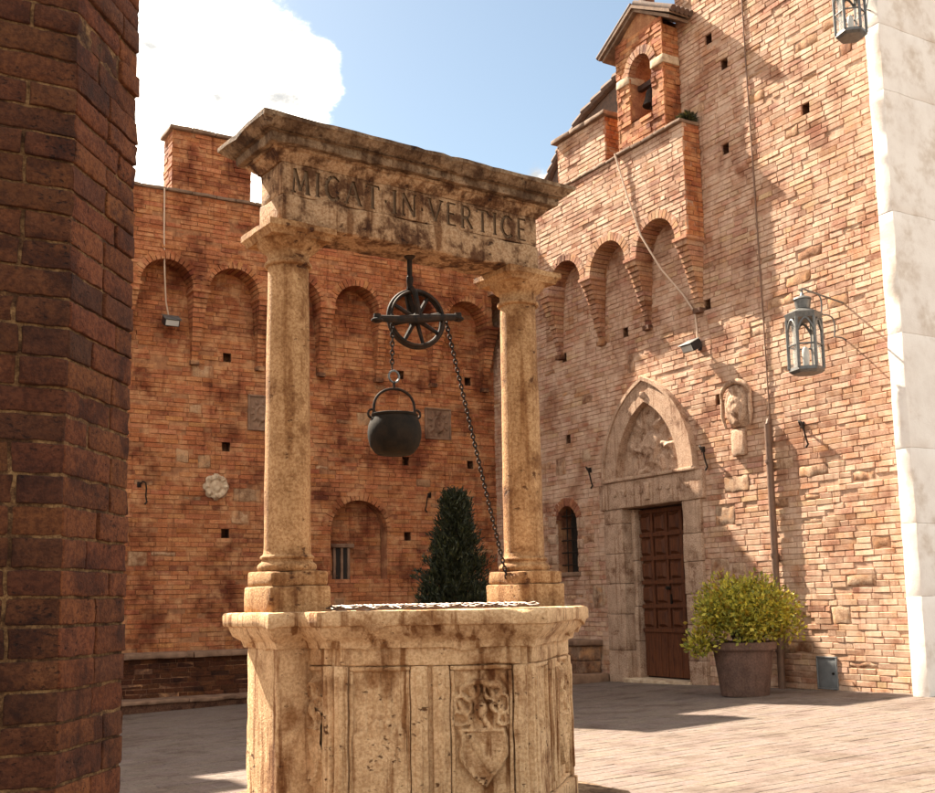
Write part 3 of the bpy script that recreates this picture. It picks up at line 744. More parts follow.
# ------------------------------------------------------------------ doorway
dw = empty('stone_doorway', (XR, 12.52, gz(XR, 12.5)), 'pointed stone portal with carved tympanum round the wooden door', 'doorway')
gd = gz(XR, 12.5)
def blocks(name, u0, u1, z0, z1, d0, d1, hs, matname='portal_stone'):
    z = z0
    while z < z1-.02:
        e = z+rnd.uniform(.8, 1.2)*hs
        if z1-e < hs*.4: e = z1
        m = MB(); stone_box(m, PRW, u0+rnd.uniform(-.01, .01), u1+rnd.uniform(-.01, .01), z+.002, e-.002, d0, d1+rnd.uniform(-.004, .004), seg=.1, amp=.005, r=.012); m.build(name, matname, dw, smooth=.7); z = e
blocks('jamb_stone', DU0-.37, DU0, gd-.05, 2.56, -.34, .05, .46)
blocks('jamb_stone', DU1, DU1+.44, gd-.05, 2.56, -.34, .05, .46)
blocks('door_stop', DU1-.085, DU1-.002, gd, 2.55, -.30, -.12, .6)
m = MB(); stone_box(m, PRW, DU0-.46, DU1+.52, 2.56, 2.965, -.34, .07, seg=.1, amp=.006, r=.014); m.build('lintel', 'portal_stone', dw, smooth=.7)
m = MB(); stone_box(m, PRW, DU0-.36, DU1+.41, 2.967, 3.02, -.2, .11, seg=.1, amp=.004, r=.012); m.build('ledge', 'portal_stone', dw, smooth=.7)
m = MB()                                   # worn rosette and letters on the lintel
for k in range(9):
    uu = DU0-.16+k*.20
    if k == 4: continue
    stone_box(m, PRW, uu-.05, uu+.05, 2.74, 2.82, .05, .088, seg=.03, amp=.016, r=.02, ns=14)
tag(m.build('lintel_carving', 'portal_stone', dw, smooth=.9), kind='stuff')
m = MB(); stone_box(m, PRW, 12.50, 12.60, 2.64, 2.90, .05, .115, seg=.04, amp=.012, r=.02); m.build('lintel_shield', 'portal_stone', dw, smooth=.8)
AW, AH, IW, IH, AS = .985, 1.40, .70, 1.08, 3.02
outer, inner = pointed(12.545, AW, AS, AH, 14), pointed(12.545, IW, AS, IH, 14)
NV = len(outer)-1
for k in range(0, NV, 4):                  # arch stones
    m = MB(); k1 = min(NV, k+4); pr = .085+rnd.uniform(-.003, .003)
    for q in range(k, k1):
        a, b, c_, d_ = inner[q], outer[q], outer[q+1], inner[q+1]
        if q == k: a = (a[0]+.0, a[1]); 
        v = [PRW(x, z, e) for e in (-.10, pr) for x, z in (a, b, c_, d_)]
        m.add(v, [(4, 5, 6, 7), (0, 4, 7, 3), (1, 2, 6, 5)]+([(0, 1, 5, 4)] if q == k else [])+([(3, 7, 6, 2)] if q == k1-1 else []))
    m.build('arch_stone', 'portal_stone', dw, smooth=.5)
m = MB()
o2 = pointed(12.545, AW+.045, AS, AH+.055, 14)
for q in range(NV):
    v = [PRW(x, z, e) for e in (-.02, .115) for x, z in (outer[q], o2[q], o2[q+1], outer[q+1])]
    m.add(v, [(4, 5, 6, 7), (0, 4, 7, 3), (1, 2, 6, 5)])
m.build('hood_mould', 'portal_stone', dw, smooth=.5)
m = MB(); stone_box(m, PRW, 12.49, 12.58, 4.14, 4.26, .07, .115, seg=.04, amp=.015, r=.02); m.build('arch_emblem', 'portal_stone', dw, smooth=.8)
def tymp_h(u, z):
    x, y = u-12.545, z-3.42
    x += .09*nv((u*5, z*5, 1), 1.)+.03*nv((u*13, z*13, 4), 1.); y += .09*nv((u*5, z*5, 7), 1.)+.03*nv((u*13, z*13, 9), 1.)
    r = math.hypot(x, y*.8); an = math.atan2(y, x); h = 0.
    h = .075*ss(.26, .16, math.hypot(x*1.15, (y+.02)*.85))                     # shield
    petal = max(0, math.cos(an*6+1.2*math.sin(r*9)))
    h = max(h, .075*petal*ss(.64, .38, r)*ss(.18, .28, r))                    # plumes and scrolls
    h += .02*ss(.05, .02, abs(y-.02-.4*x))*ss(.2, .1, r)
    h += .025*max(0, math.sin(an*17+8*r))*ss(.62, .4, r)*ss(.22, .32, r)
    h += .012*nv((u*14, z*14, 0), 1.)
    return h
m = MB(); relief(m, PRW, 12.545-IW-.04, 12.545+IW+.04, AS-.02, AS+IH+.03, -.07, tymp_h, 70, 64); m.build('tympanum_relief', 'portal_stone', dw, smooth=1.2)
m = MB(); stone_box(m, PRW, DU0-.05, DU1+.05, gd-.1, gd+.045, -.4, .10, seg=.1, amp=.004, r=.01); m.build('threshold', 'medallion', dw, smooth=.7)
# the wooden door itself
DL = -.26
dl = MB(); dl.box(PRW, DU0+.0, DU1-.0, gd+.05, 2.57, DL-.05, DL-.02); door = dl.build('door_leaf', 'wood_dark', dw)
cols_ = 4; cwd = (DU1-DU0-.04)/cols_
zr = [gd+.10, gd+.74]+[gd+.74+.352*k for k in range(1, 6)]
for j in range(1, len(zr)-1):
    for i in range(cols_):
        a = DU0+.02+i*cwd; m = MB(); e0, e1, e2 = .035, .07, .10
        z0, z1 = zr[j]+.03, zr[j+1]-.03; a0, a1 = a+e0, a+cwd-e0
        ring = lambda e, d: [PRW(x, z, d) for x, z in ((a0+e, z0+e), (a1-e, z0+e), (a1-e, z1-e), (a0+e, z1-e))]
        v = ring(0, DL-.02)+ring(0, DL+.006)+ring(.02, DL+.0)+ring(.06, DL+.045)
        f = [(b+k, b+(k+1) % 4, b+4+(k+1) % 4, b+4+k) for b in (0, 4, 8) for k in range(4)]+[(12, 13, 14, 15)]
        m.add(v, f); m.build('door_panel', 'wood', door)
for j in range(1, len(zr)):
    m = MB(); m.box(PRW, DU0+.01, DU1-.01, zr[j]-.027, zr[j]+.027, DL-.02, DL+.048); m.build('rail', 'wood', door)
for i in range(cols_+1):
    a = DU0+.02+i*cwd; m = MB(); m.box(PRW, a-.030 if i else a-.015, a+.030 if i < cols_ else a+.015, zr[1]+.028, zr[-1]-.028, DL-.02, DL+.036); m.build('stile', 'wood', door)
npl = 9
for i in range(npl):
    a = DU0+.01+i*(DU1-DU0-.02)/npl; m = MB(); m.box(PRW, a+.003, a+(DU1-DU0-.02)/npl-.003, gd+.07, zr[1]-.03, DL-.02, DL+.018+rnd.uniform(-.003, .003)); m.build('plank', 'wood', door)
m = MB(); lathe(m, (0, 0, 0), [(.004, 0), (.03, .004), (.03, .012), (.014, .02), (.022, .04), (.03, .055), (.02, .07), (.004, .072)], 16)
m.v = [(XR-DL-.022-z, 12.50+x, 1.35+y) for x, y, z in m.v]; m.build('door_knob', 'iron', door, smooth=.7)
m = MB(); m.box(PRW, 12.47, 12.53, 1.10, 1.26, DL-.02, DL+.034); m.build('lock_plate', 'iron', door)
m = MB(); m.box(PRW, DU0-.1, DU1+.1, gd-.05, 2.9, -.42, -.40); m.build('dark_backing', 'dark_inside', dw)
m = MB(); m.box(PRW, 12.545-1.0, 12.545+1.0, 2.9, 4.5, -.42, -.30); m.build('core', 'mortar', dw)

# ------------------------------------------------------------------ arched window
aw = empty('arched_window', (XR, WU, WZ0), 'narrow dark round topped window with iron bars left of the doorway', 'window')
m = MB(); T.reveal(m, [(WU-WR, WZ0-.02), (WU-WR, WZS)]+list(reversed(arc(WU, WZS, WR+.012)))+[(WU+WR, WZ0-.02), (WU-WR, WZ0-.02)], -.013, -.3, (.33, .14, .08)); m.build('reveal', 'brick', aw)
m = MB(); m.box(PRW, WU-WR-.1, WU+WR+.1, WZ0-.1, WZS+WR+.1, -.34, -.3); m.build('dark_pane', 'dark_inside', aw)
m = MB(); T.voussoirs(m, WU, WZS, WR, .14, -.1, .006, 13, pal=[((.36, .14, .075), 1), ((.30, .11, .06), 1)]); m.build('arch_ring', 'brick', aw)
for k in range(5):
    z = WZ0+.12+k*.2; m = MB(); tube(m, [PRW(WU-WR, z, -.1), PRW(WU+WR, z, -.1)], .011, 6); m.build('bar', 'iron', aw)
for k in (-1, 0, 1):
    m = MB(); tube(m, [PRW(WU+k*.14, WZ0, -.112), PRW(WU+k*.14, WZS+WR*.85, -.112)], .011, 6); m.build('bar', 'iron', aw)
m = MB(); stone_box(m, PRW, WU-WR-.06, WU+WR+.06, WZ0-.075, WZ0-.003, -.2, .04); m.build('sill', 'bench_stone', aw, smooth=.7)
for s_, zs_ in ((-1, (1.72, 2.02, 2.34)), (1, (1.80, 2.12, 2.40))):
    for z_ in zs_:
        w_ = rnd.uniform(.14, .24); a_ = WU-WR-w_ if s_ < 0 else WU+WR
        m = MB(); stone_box(m, PRW, a_, a_+w_, z_, z_+rnd.uniform(.13, .19), -.04, .016, seg=.05, amp=.008, r=.012); m.build('quoin_stone', 'portal_stone', aw, smooth=.7)

# bench by the right wall
rb = empty('stone_bench', (10.45, 14.5, gz(10.45, 14.5)), 'short stone bench with step against the right wall beside the doorway', 'bench')
m = MB(); stone_box(m, ID, 10.20, 10.66, 13.80, 16.3, .50, .59, seg=.12, amp=.009, r=.02); m.build('seat_slab', 'bench_stone', rb, smooth=.7)
zz = gz(10.4, 14)-.05; q = 0
while zz < .49:
    e = min(.498, zz+rnd.uniform(.12, .2)); e = .498 if .498-e < .06 else e
    m = MB(); stone_box(m, ID, 10.25, 10.66, 13.86, 16.3, zz+.003, e-.002, seg=.15, amp=.010, r=.02, c=(.30, .19, .13)); m.build('riser_stone', 'wallstone', rb, smooth=.7); zz = e
m = MB(); stone_box(m, ID, 9.98, 10.66, 13.66, 16.3, gz(10.2, 14.5)-.05, .09, seg=.12, amp=.008, r=.018); m.build('step_slab', 'bench_stone', rb, smooth=.7)

# ------------------------------------------------------------------ pale pier at the right edge, with lantern
pp = empty('pale_pier', (10.9, 7.9, gz(11, 8)), 'sunlit pale stone pier at the far right end of the tower wall', 'pier')
z = -.1; k = 0
while z < 12.4:
    e = z+rnd.uniform(.7, 1.5)
    m = MB(); stone_box(m, ID, 10.42+rnd.uniform(-.004, .004), 13.2, 7.86, 8.06, z+.0008, e-.0008, seg=.12, amp=.006, r=.006, ns=5); m.build('ashlar_block', 'pale_stone', pp, smooth=.7); z = e

# ================================================================== LEFT PIER (near)
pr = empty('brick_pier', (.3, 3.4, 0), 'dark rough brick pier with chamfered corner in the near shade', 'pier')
pc = Vector((.600, 3.125)); fd = Vector((math.sin(R_(38)), math.cos(R_(38)))); pd = pc+fd*.405
PF = lambda u, z, d: (pc.x+u, pc.y-d, z)                                           # front face, u from -.9 to 0
nrm = Vector((fd.y, -fd.x))                                                        # chamfer normal
PG = lambda u, z, d: (pc.x+fd.x*u+nrm.x*d, pc.y+fd.y*u+nrm.y*d, z)
PS = lambda u, z, d: (pd.x+d, pd.y+u, z)
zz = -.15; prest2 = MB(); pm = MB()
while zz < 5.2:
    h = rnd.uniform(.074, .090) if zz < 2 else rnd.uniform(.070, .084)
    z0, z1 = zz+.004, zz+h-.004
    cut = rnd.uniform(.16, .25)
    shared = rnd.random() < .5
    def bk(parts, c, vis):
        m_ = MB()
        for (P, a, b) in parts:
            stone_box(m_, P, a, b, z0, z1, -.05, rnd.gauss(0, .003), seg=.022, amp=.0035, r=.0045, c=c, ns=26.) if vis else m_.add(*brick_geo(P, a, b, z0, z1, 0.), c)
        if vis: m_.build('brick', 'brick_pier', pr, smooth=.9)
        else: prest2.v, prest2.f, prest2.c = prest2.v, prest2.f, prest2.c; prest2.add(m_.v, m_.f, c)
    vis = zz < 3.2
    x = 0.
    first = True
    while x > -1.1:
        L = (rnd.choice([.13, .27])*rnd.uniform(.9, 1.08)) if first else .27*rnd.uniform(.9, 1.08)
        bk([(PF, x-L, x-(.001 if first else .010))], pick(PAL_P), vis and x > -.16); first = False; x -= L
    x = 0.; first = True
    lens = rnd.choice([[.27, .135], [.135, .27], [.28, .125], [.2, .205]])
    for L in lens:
        bk([(PG, x+(.001 if first else .010), min(.404, x+L))], tuple(q*w for q, w in zip(pick(PAL_P), (1.6, 1.55, 1.5))), vis); first = False; x += L  # chamfer bricks painted lighter, as this face catches more light
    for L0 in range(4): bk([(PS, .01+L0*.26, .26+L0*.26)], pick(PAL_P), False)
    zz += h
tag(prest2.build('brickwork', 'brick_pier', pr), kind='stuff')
e_ = .007
ring = [(pc.x-1.2, pc.y+e_), (pc.x-.004, pc.y+e_), (pd.x-e_, pd.y+.006), (pd.x-e_, pd.y+1.05), (pc.x-1.2, pd.y+1.05)]
m = MB(); m.add([(x, y, z) for z in (-.3, 5.25) for x, y in ring], [tuple(range(4, -1, -1)), tuple(range(5, 10))]+[(k, (k+1) % 5, 5+(k+1) % 5, 5+k) for k in range(5)]); m.build('mortar_bed', 'mortar_pier', pr)

# ================================================================== THE WELL
WC = Vector((3.135, 5.86, 0)); wa = R_(3.8)
We, Wn = Vector((math.cos(wa), math.sin(wa), 0)), Vector((-math.sin(wa), math.cos(wa), 0))
def PW(u, v, z): p = WC+We*u+Wn*v; return (p.x, p.y, z)
PWz = lambda u, z, d: PW(u, -d, z)                    # front facing frame
well = empty('stone_well', (WC.x, WC.y, gz(WC.x, WC.y)), 'travertine well with carved basin, two columns and inscribed lintel', 'well')
RW = .93; ap = RW*math.cos(PI/6)
HX = [(0, -1.12), (ap, -.465), (ap, .465), (0, 1.12), (-ap, .465), (-ap, -.465)]        # starts at the front vertex, CCW
hexp = lambda r: [tuple(q) for q in offset_poly(HX, r-RW)]
ZBASE, ZBODY, ZRIM = .08, 1.0, 1.165
m = MB(); sweep(m, PW, hexp(1.24), [(0, -.14), (0, .055), (-.02, .08), (-.3, .082)], seg=.08, amp=.008); m.build('base_step', 'travertine_dark', well, smooth=.6)
plan = hexp(RW)
plan = [plan[0], plan[1], (ap, -.2), (.975, -.2), (.975, .2), (ap, .2), plan[2], plan[3], plan[4], (-ap, .2), (-.975, .2), (-.975, -.2), (-ap, -.2), plan[5]]
hx = hexp(RW-.035)
m = MB(); sweep(m, PW, hx, [(0, ZBASE), (0, ZBODY+.01), (-.24, ZBODY+.01), (-.24, .3), (-.6, .3)], seg=.09, amp=.004); body = m.build('basin', 'travertine', well, smooth=.6)
for s in (-1, 1):
    m = MB(); a0, a1 = (-.975, -ap+.06) if s < 0 else (ap-.06, .975)
    stone_box(m, PW, a0, a1, -.2, .2, ZBASE, ZBODY+.005, seg=.07, amp=.008, r=.014); m.build('pedestal', 'travertine', well, smooth=.7)
# faces with carved panels: two panels per face between pilasters
def face_frame(k):
    a, b = Vector(hexp(RW-.035)[k]), Vector(hexp(RW-.035)[(k+1) % 6])
    t = (b-a).normalized(); nn = Vector((t.y, -t.x)); L = (b-a).length
    return (lambda u, z, d: PW(a.x+t.x*u+nn.x*d, a.y+t.y*u+nn.y*d, z)), L
def arms(u, z, cu, cz, s):
    x, y = (u-cu)/s, (z-cz)/s
    x += .10*nv((u*11, z*11, 3), 1.); y += .10*nv((u*11, z*11, 8), 1.)
    # lower heater shield with raised border
    ys = y+1.0; hw = .66 if ys > 0 else .66*max(0., 1-(ys/-1.05)**2)
    e = min(hw-abs(x), .55-ys)
    h = .016*ss(0., .06, e)+.012*ss(.0, .05, e)*ss(.16, .09, e)
    h = max(h, .024*ss(.12, .06, abs(x*.8+ys*.6+.1))*ss(.1, .2, e))
    # helm and mantling above
    h = max(h, .034*ss(.30, .14, math.hypot(x*1.1, y-.02)))
    for sx in (-1, 1):
        for (px, py, r, t) in ((.52, .16, .24, .08), (.60, -.22, .18, .07), (.30, .52, .22, .08)):
            h = max(h, .028*ss(t, t*.3, abs(math.hypot(x-sx*px, y-py)-r))*(1. if py*x*sx > -.3 else .5))
    h = max(h, .034*ss(.12, .05, abs(y-.72+.35*x*x))*ss(.62, .45, abs(x)))
    h = max(h, .020*ss(.09, .03, abs(math.sin(x*6+y*3))*.12)*ss(.9, .6, abs(x))*ss(.9, .6, abs(y-.2)))
    return h
def arched(u, z, u0, u1, z0, z1):
    z += .02*nv((u*8, z*8, 2), 1.); u += .012*nv((u*9, z*9, 5), 1.)
    x = (u-(u0+u1)/2)/((u1-u0)/2); y = (z-z0)/(z1-z0); h = 0
    h += .022*ss(.02, -.02, y-.50-.10*math.cos(x*1.7))                     # lower mound
    for q in (-.35, .15, .5): h += -.016*ss(.12, .06, abs(x-q))*ss(.45, .55, y)*ss(1., .92, y)
    return h
for k in (5, 0, 4, 1):
    Pf, L = face_frame(k)
    prm = .035
    # top band, base mould, pilasters
    for nm, u0, u1, z0, z1, d in (('top_band', .03, L-.03, .885, ZBODY, .028), ('base_mould', -.01, L+.01, ZBASE, .185, .052), ('pilaster', .0, .07, .186, .884, .035), ('pilaster', L-.07, L, .186, .884, .035), ('pilaster', L/2-.10, L/2-.012, .186, .884, .033), ('pilaster', L/2+.012, L/2+.10, .186, .884, .033)):
        m = MB(); stone_box(m, Pf, u0, u1, z0+.001, z1-.001, -.02, d, seg=.06, amp=.006, r=.010); o = m.build(nm, 'travertine', well, smooth=.7)
        if nm == 'pilaster':
            w = (u1-u0); m = MB(); stone_box(m, Pf, u0+w*.3, u1-w*.3, z0+.05, z1-.05, d-.006, d+.010, seg=.06, amp=.005, r=.006); m.build('fillet', 'travertine', o, smooth=.7)
    for j in (0, 1):
        u0, u1 = (.078, L/2-.105) if j == 0 else (L/2+.105, L-.078); z0, z1 = .19, .88
        for nm, q in (('frame_strip', (u0, u1, z1-.022, z1)), ('frame_strip', (u0, u1, z0, z0+.022)), ('frame_strip', (u0, u0+.02, z0+.023, z1-.023)), ('frame_strip', (u1-.02, u1, z0+.023, z1-.023))):
            m = MB(); stone_box(m, Pf, *q, -.01, .026, seg=.06, amp=.004, r=.007); m.build(nm, 'travertine', well, smooth=.7)
        um, zm = (u0+u1)/2, (z0+z1)/2
        if j == 0: hf = lambda u, z: .006+arched(u, z, u0, u1, z0, z1)+.006*nv((u*9, z*9, k), 1.)+.003*nv((u*30, z*30, k), 1.)
        else: hf = lambda u, z: .002+1.3*arms(u, z, um, zm+.12, .19)+.006*nv((u*9, z*9, k+3), 1.)+.003*nv((u*30, z*30, k), 1.)
        m = MB(); relief(m, Pf, u0+.018, u1-.018, z0+.018, z1-.018, 0., hf, 44, 70 if k in (5, 0) else 30); m.build('carved_panel', 'travertine', well, smooth=1.2)
# rim
prof = [(-.20, .975), (.012, .975), (.016, .985), (.020, 1.0), (.026, 1.012), (.045, 1.025), (.062, 1.045), (.076, 1.068), (.082, 1.086), (.098, 1.090), (.103, 1.098), (.104, 1.15), (.098, 1.162), (.08, ZRIM), (-.26, ZRIM), (-.26, 1.0)]
m = MB(); sweep(m, PW, plan, prof, seg=.05, amp=.006, ns=8, cap=False, chip=.05); m.build('rim', 'travertine', well, smooth=.6)
# columns
HS = .828
for s in (-1, 1):
    cu = s*HS; cx, cy, _ = PW(cu, 0, 0)
    ce = bpy.data.objects.new('column', None); col.objects.link(ce); ce.location = (cx, cy, ZRIM); ce.empty_display_size = .2; setp(ce, well)
    def addp(mb, name, mt, sm): 
        o = mb.build(name, mt, None, smooth=sm); o.parent = ce; o.matrix_parent_inverse = Matrix.Translation(-Vector((cx, cy, ZRIM))); return o
    m = MB(); stone_box(m, PW, cu-.18, cu+.18, -.18, .18, ZRIM-.005, 1.305, seg=.06, amp=.006, r=.012); addp(m, 'plinth', 'column_stone', .7)
    m = MB(); stone_box(m, PW, cu-.168, cu+.168, -.168, .168, 1.306, 1.385, seg=.06, amp=.006, r=.014); addp(m, 'upper_plinth', 'column_stone', .7)
    m = MB(); lathe(m, (cx, cy, 0), [(.12, 1.384), (.150, 1.386), (.160, 1.395), (.165, 1.408), (.162, 1.422), (.150, 1.434), (.143, 1.438), (.141, 1.452), (.148, 1.456), (.150, 1.464), (.146, 1.472), (.136, 1.476), (.131, 1.49), (.129, 1.51), (.1, 1.512)], 44, amp=.004, ns=9); addp(m, 'base_moulding', 'column_stone', .6)
    shp = [(.1, 1.505)]+[(.129-.014*(t/14)**1.5, 1.506+(3.115-1.506)*t/14) for t in range(15)]+[(.1, 3.116)]
    m = MB(); lathe(m, (cx, cy, 0), shp, 48, amp=.004, ns=5); addp(m, 'shaft', 'column_stone', .6)
    m = MB(); lathe(m, (cx, cy, 0), [(.1, 3.112), (.120, 3.114), (.134, 3.120), (.137, 3.130), (.133, 3.141), (.122, 3.146), (.120, 3.165), (.121, 3.19), (.128, 3.20), (.150, 3.215), (.172, 3.238), (.183, 3.258), (.15, 3.262)], 44, amp=.003, ns=9); addp(m, 'capital', 'column_stone', .6)
    m = MB()
    sq = lambda q: [(cu-q, -q), (cu+q, -q), (cu+q, q), (cu-q, q)]
    sweep(m, PW, sq(.18), [(-.05, 3.258), (.0, 3.258), (.006, 3.275), (.022, 3.292), (.027, 3.296), (.027, 3.33), (-.05, 3.331)], seg=.06, amp=.006, ns=9, chip=.02); addp(m, 'abacus', 'column_stone', .6)
# entablature
en = bpy.data.objects.new('entablature', None); col.objects.link(en); en.location = PW(0, 0, 3.33); en.empty_display_size = .2; setp(en, well)
def adde(mb, name, mt, sm=.6):
    o = mb.build(name, mt, None, smooth=sm); o.parent = en; o.matrix_parent_inverse = Matrix.Translation(-en.location); return o
E0, E1, EV0, EV1 = -.95, .885, -.15, .13
m = MB(); stone_box(m, PW, E0-.005, E1+.005, EV0-.012, EV1+.005, 3.331, 3.50, seg=.05, amp=.010, r=.016, ns=9); adde(m, 'architrave', 'frieze_stone', .7)
m = MB(); m.box(PW, E0+.01, E1-.01, EV0+.02, EV1-.005, 3.49, 3.69); adde(m, 'frieze_core', 'frieze_stone', .6)
# frieze face with the motto cut into it
fm = MB(); stone_box(fm, PW, E0+.005, E1-.005, EV0-.004, EV0+.06, 3.501, 3.689, seg=.6, amp=.0, r=.006); fz = adde(fm, 'frieze', 'frieze_stone', .6)
for s, (a, b) in ((-1, (E0+.005, E0+.05)), (1, (E1-.05, E1-.005))):
    m = MB(); stone_box(m, PW, a, b, EV0+.061, EV1, 3.501, 3.689, seg=.05, amp=.005, r=.01); adde(m, 'frieze_return', 'frieze_stone', .7)
T_ = .0115                                  # stroke half widths
def stroke(mb, p, q, w):
    (x0, z0), (x1, z1) = p, q; dx, dz = x1-x0, z1-z0; L = math.hypot(dx, dz); nx, nz_ = -dz/L*w, dx/L*w
    c = [(x0+nx, z0+nz_), (x1+nx, z1+nz_), (x1-nx, z1-nz_), (x0-nx, z0-nz_)]
    v = [PW(x, y, z) for y in (EV0-.03, EV0+.008) for x, z in c]
    mb.add(v, [(0, 1, 2, 3), (4, 7, 6, 5), (0, 4, 5, 1), (1, 5, 6, 2), (2, 6, 7, 3), (3, 7, 4, 0)])
def glyph(ch, x, z, h):
    th, tn = .0105, .0062; S = []; w = {'M': .115, 'I': .03, 'C': .095, 'A': .10, 'T': .09, 'N': .098, 'V': .10, 'E': .07, 'R': .085, '.': .02}[ch]
    P_ = lambda a, b: (x+a*w, z+b*h)
    def serif(a, b): S.append((( x+a*w-.016, z+b*h), (x+a*w+.016, z+b*h), .0042))
    if ch == 'I': S.append((P_(.5, 0), P_(.5, 1), th)); serif(.5, 0); serif(.5, 1)
    if ch == 'M': S += [(P_(.12, 0), P_(.18, 1), tn), (P_(.18, 1), P_(.5, .08), th), (P_(.5, .08), P_(.82, 1), tn), (P_(.82, 1), P_(.9, 0), th)]; serif(.12, 0); serif(.9, 0)
    if ch == 'N': S += [(P_(.1, 0), P_(.1, 1), tn), (P_(.1, 1), P_(.9, 0), th), (P_(.9, 0), P_(.9, 1), tn)]; serif(.1, 0); serif(.9, 1)
    if ch == 'A': S += [(P_(.05, 0), P_(.5, 1), tn), (P_(.5, 1), P_(.95, 0), th), (P_(.25, .38), P_(.76, .38), .005)]; serif(.05, 0); serif(.95, 0)
    if ch == 'V': S += [(P_(.05, 1), P_(.5, 0), th), (P_(.5, 0), P_(.95, 1), tn)]; serif(.05, 1); serif(.95, 1)
    if ch == 'T': S += [(P_(.5, 0), P_(.5, 1), th), (P_(.02, 1), P_(.98, 1), .0055)]; serif(.5, 0); S += [(P_(.02, 1), P_(.02, .86), .004), (P_(.98, 1), P_(.98, .86), .004)]
    if ch == 'E': S += [(P_(.15, 0), P_(.15, 1), th), (P_(.1, 0), P_(.95, 0), .0052), (P_(.1, 1), P_(.95, 1), .0052), (P_(.15, .52), P_(.8, .52), .005)]
    if ch == 'R':
        S += [(P_(.15, 0), P_(.15, 1), th), (P_(.5, .48), P_(1, 0), th)]; serif(.15, 0)
        a = [P_(.15, 1), P_(.55, 1), P_(.78, .88), P_(.8, .68), P_(.6, .5), P_(.15, .48)]
        S += [(a[i], a[i+1], .0065) for i in range(5)]
    if ch == 'C':
        a = [(x+w*.55+w*.5*math.cos(t), z+h*.5+h*.5*math.sin(t)) for t in [R_(42+276*k/9) for k in range(10)]]
        S += [(a[i], a[i+1], .0055+.0055*math.sin(PI*(i+.5)/9)) for i in range(9)]
    if ch == '.': S.append((P_(.2, .42), P_(.8, .42), .009))
    return S, w
# each letter: its own cutter union is avoided by carving dirt-darkened sunk strokes letter by letter
cut = MB(); x = -.885
for ch in 'MICAT.IN.VERTICE':
    S, w = glyph(ch, x, 3.524, .138)
    for i, (p, q, hw) in enumerate(S): stroke(cut, p, q, hw+.0004*i)
    x += w+.036
co = cut.build('letter_cutter', 'carved_dirt', None)
bo = fz.modifiers.new('carve', 'BOOLEAN'); bo.operation = 'DIFFERENCE'; bo.solver = 'EXACT'; bo.use_self = True; bo.object = co
fz.data.materials.append(M['carved_dirt'])
try: bo.material_mode = 'TRANSFER'
except Exception: pass
bpy.context.view_layer.update()
dg = bpy.context.evaluated_depsgraph_get()
newm = bpy.data.meshes.new_from_object(fz.evaluated_get(dg)); fz.modifiers.clear(); fz.data = newm
bpy.data.objects.remove(co)
# cornice
rect = [(E0, EV0), (E1, EV0), (E1, EV1), (E0, EV1)]
m = MB(); sweep(m, PW, rect, [(-.1, 3.688), (.006, 3.688), (.014, 3.70), (.03, 3.712), (.045, 3.73), (.05, 3.742), (.062, 3.746), (.064, 3.762), (-.1, 3.764)], seg=.05, amp=.006, ns=9); adde(m, 'bed_moulding', 'frieze_stone')
m = MB(); sweep(m, PW, rect, [(-.1, 3.7635), (.10, 3.7635), (.105, 3.77), (.108, 3.808), (.13, 3.812), (-.1, 3.813)], seg=.05, amp=.006, ns=9, chip=.02); adde(m, 'corona', 'travertine_dark')
m = MB(); sweep(m, PW, rect, [(-.1, 3.8128), (.118, 3.813), (.132, 3.82), (.155, 3.835), (.172, 3.855), (.178, 3.86), (.186, 3.862), (.188, 3.885), (.17, 3.892), (-.1, 3.90)], seg=.05, amp=.007, ns=8, chip=.035); adde(m, 'cyma', 'travertine_dark')
# grille over the mouth
gr = empty('iron_grille', PW(0, 0, ZRIM), 'thin iron grille lying over the mouth of the well', 'grille')
for k in range(-9, 10):
    v = k*.075; half = math.sqrt(max(0, .74**2-v*v))
    if half < .1: continue
    m = MB(); tube(m, [PW(-half+2*half*i/16, v, ZRIM+.010+.010*math.sin(i*2.1+k*1.3)) for i in range(17)], .0045, 5); m.build('bar', 'rusty_iron', gr)
    m = MB(); tube(m, [PW(v, -half+2*half*i/16, ZRIM+.020+.010*math.sin(i*1.7+k*2.3)) for i in range(17)], .0045, 5); m.build('bar', 'rusty_iron', gr)

# ------------------------------------------------------------------ pulley, chains, cauldron
pu = empty('iron_pulley', PW(.02, 0, 3.33), 'black iron pulley wheel with crossbar hanging from the stone lintel', 'pulley')
m = MB(); lathe(m, PW(-.007, 0, 0), [(.012, 3.335), (.034, 3.334), (.034, 3.322), (.024, 3.314), (.016, 3.305), (.016, 3.20), (.021, 3.195), (.021, 3.16), (.018, 3.155), (.018, 3.12), (.01, 3.118)], 14); m.build('hanger_rod', 'iron', pu, smooth=.6)
WPc = (.035, 2.935); wr_ = .175; ang = R_(-12)
def PWh(r, a, off):                        # wheel coordinates
    x, z = r*math.cos(a), r*math.sin(a); return PW(WPc[0]+x*math.cos(ang)-off*math.sin(ang), x*math.sin(ang)+off*math.cos(ang), WPc[1]+z)
m = MB(); tube(m, [PWh(wr_, 2*PI*k/40, 0) for k in range(40)], .018, 8, closed=True); m.build('wheel_rim', 'iron', pu, smooth=.8)
m = MB(); tube(m, [PWh(wr_-.006, 2*PI*k/40, .024) for k in range(40)], .009, 6, closed=True); m.build('rim_flange', 'iron', pu, smooth=.8)
m = MB(); tube(m, [PWh(wr_-.006, 2*PI*k/40, -.024) for k in range(40)], .009, 6, closed=True); m.build('rim_flange', 'iron', pu, smooth=.8)
for k in range(8):
    a = 2*PI*(k+.35)/8; m = MB(); tube(m, [PWh(.02, a, 0), PWh(wr_, a, 0)], [.016, .012], 6); m.build('spoke', 'iron', pu)
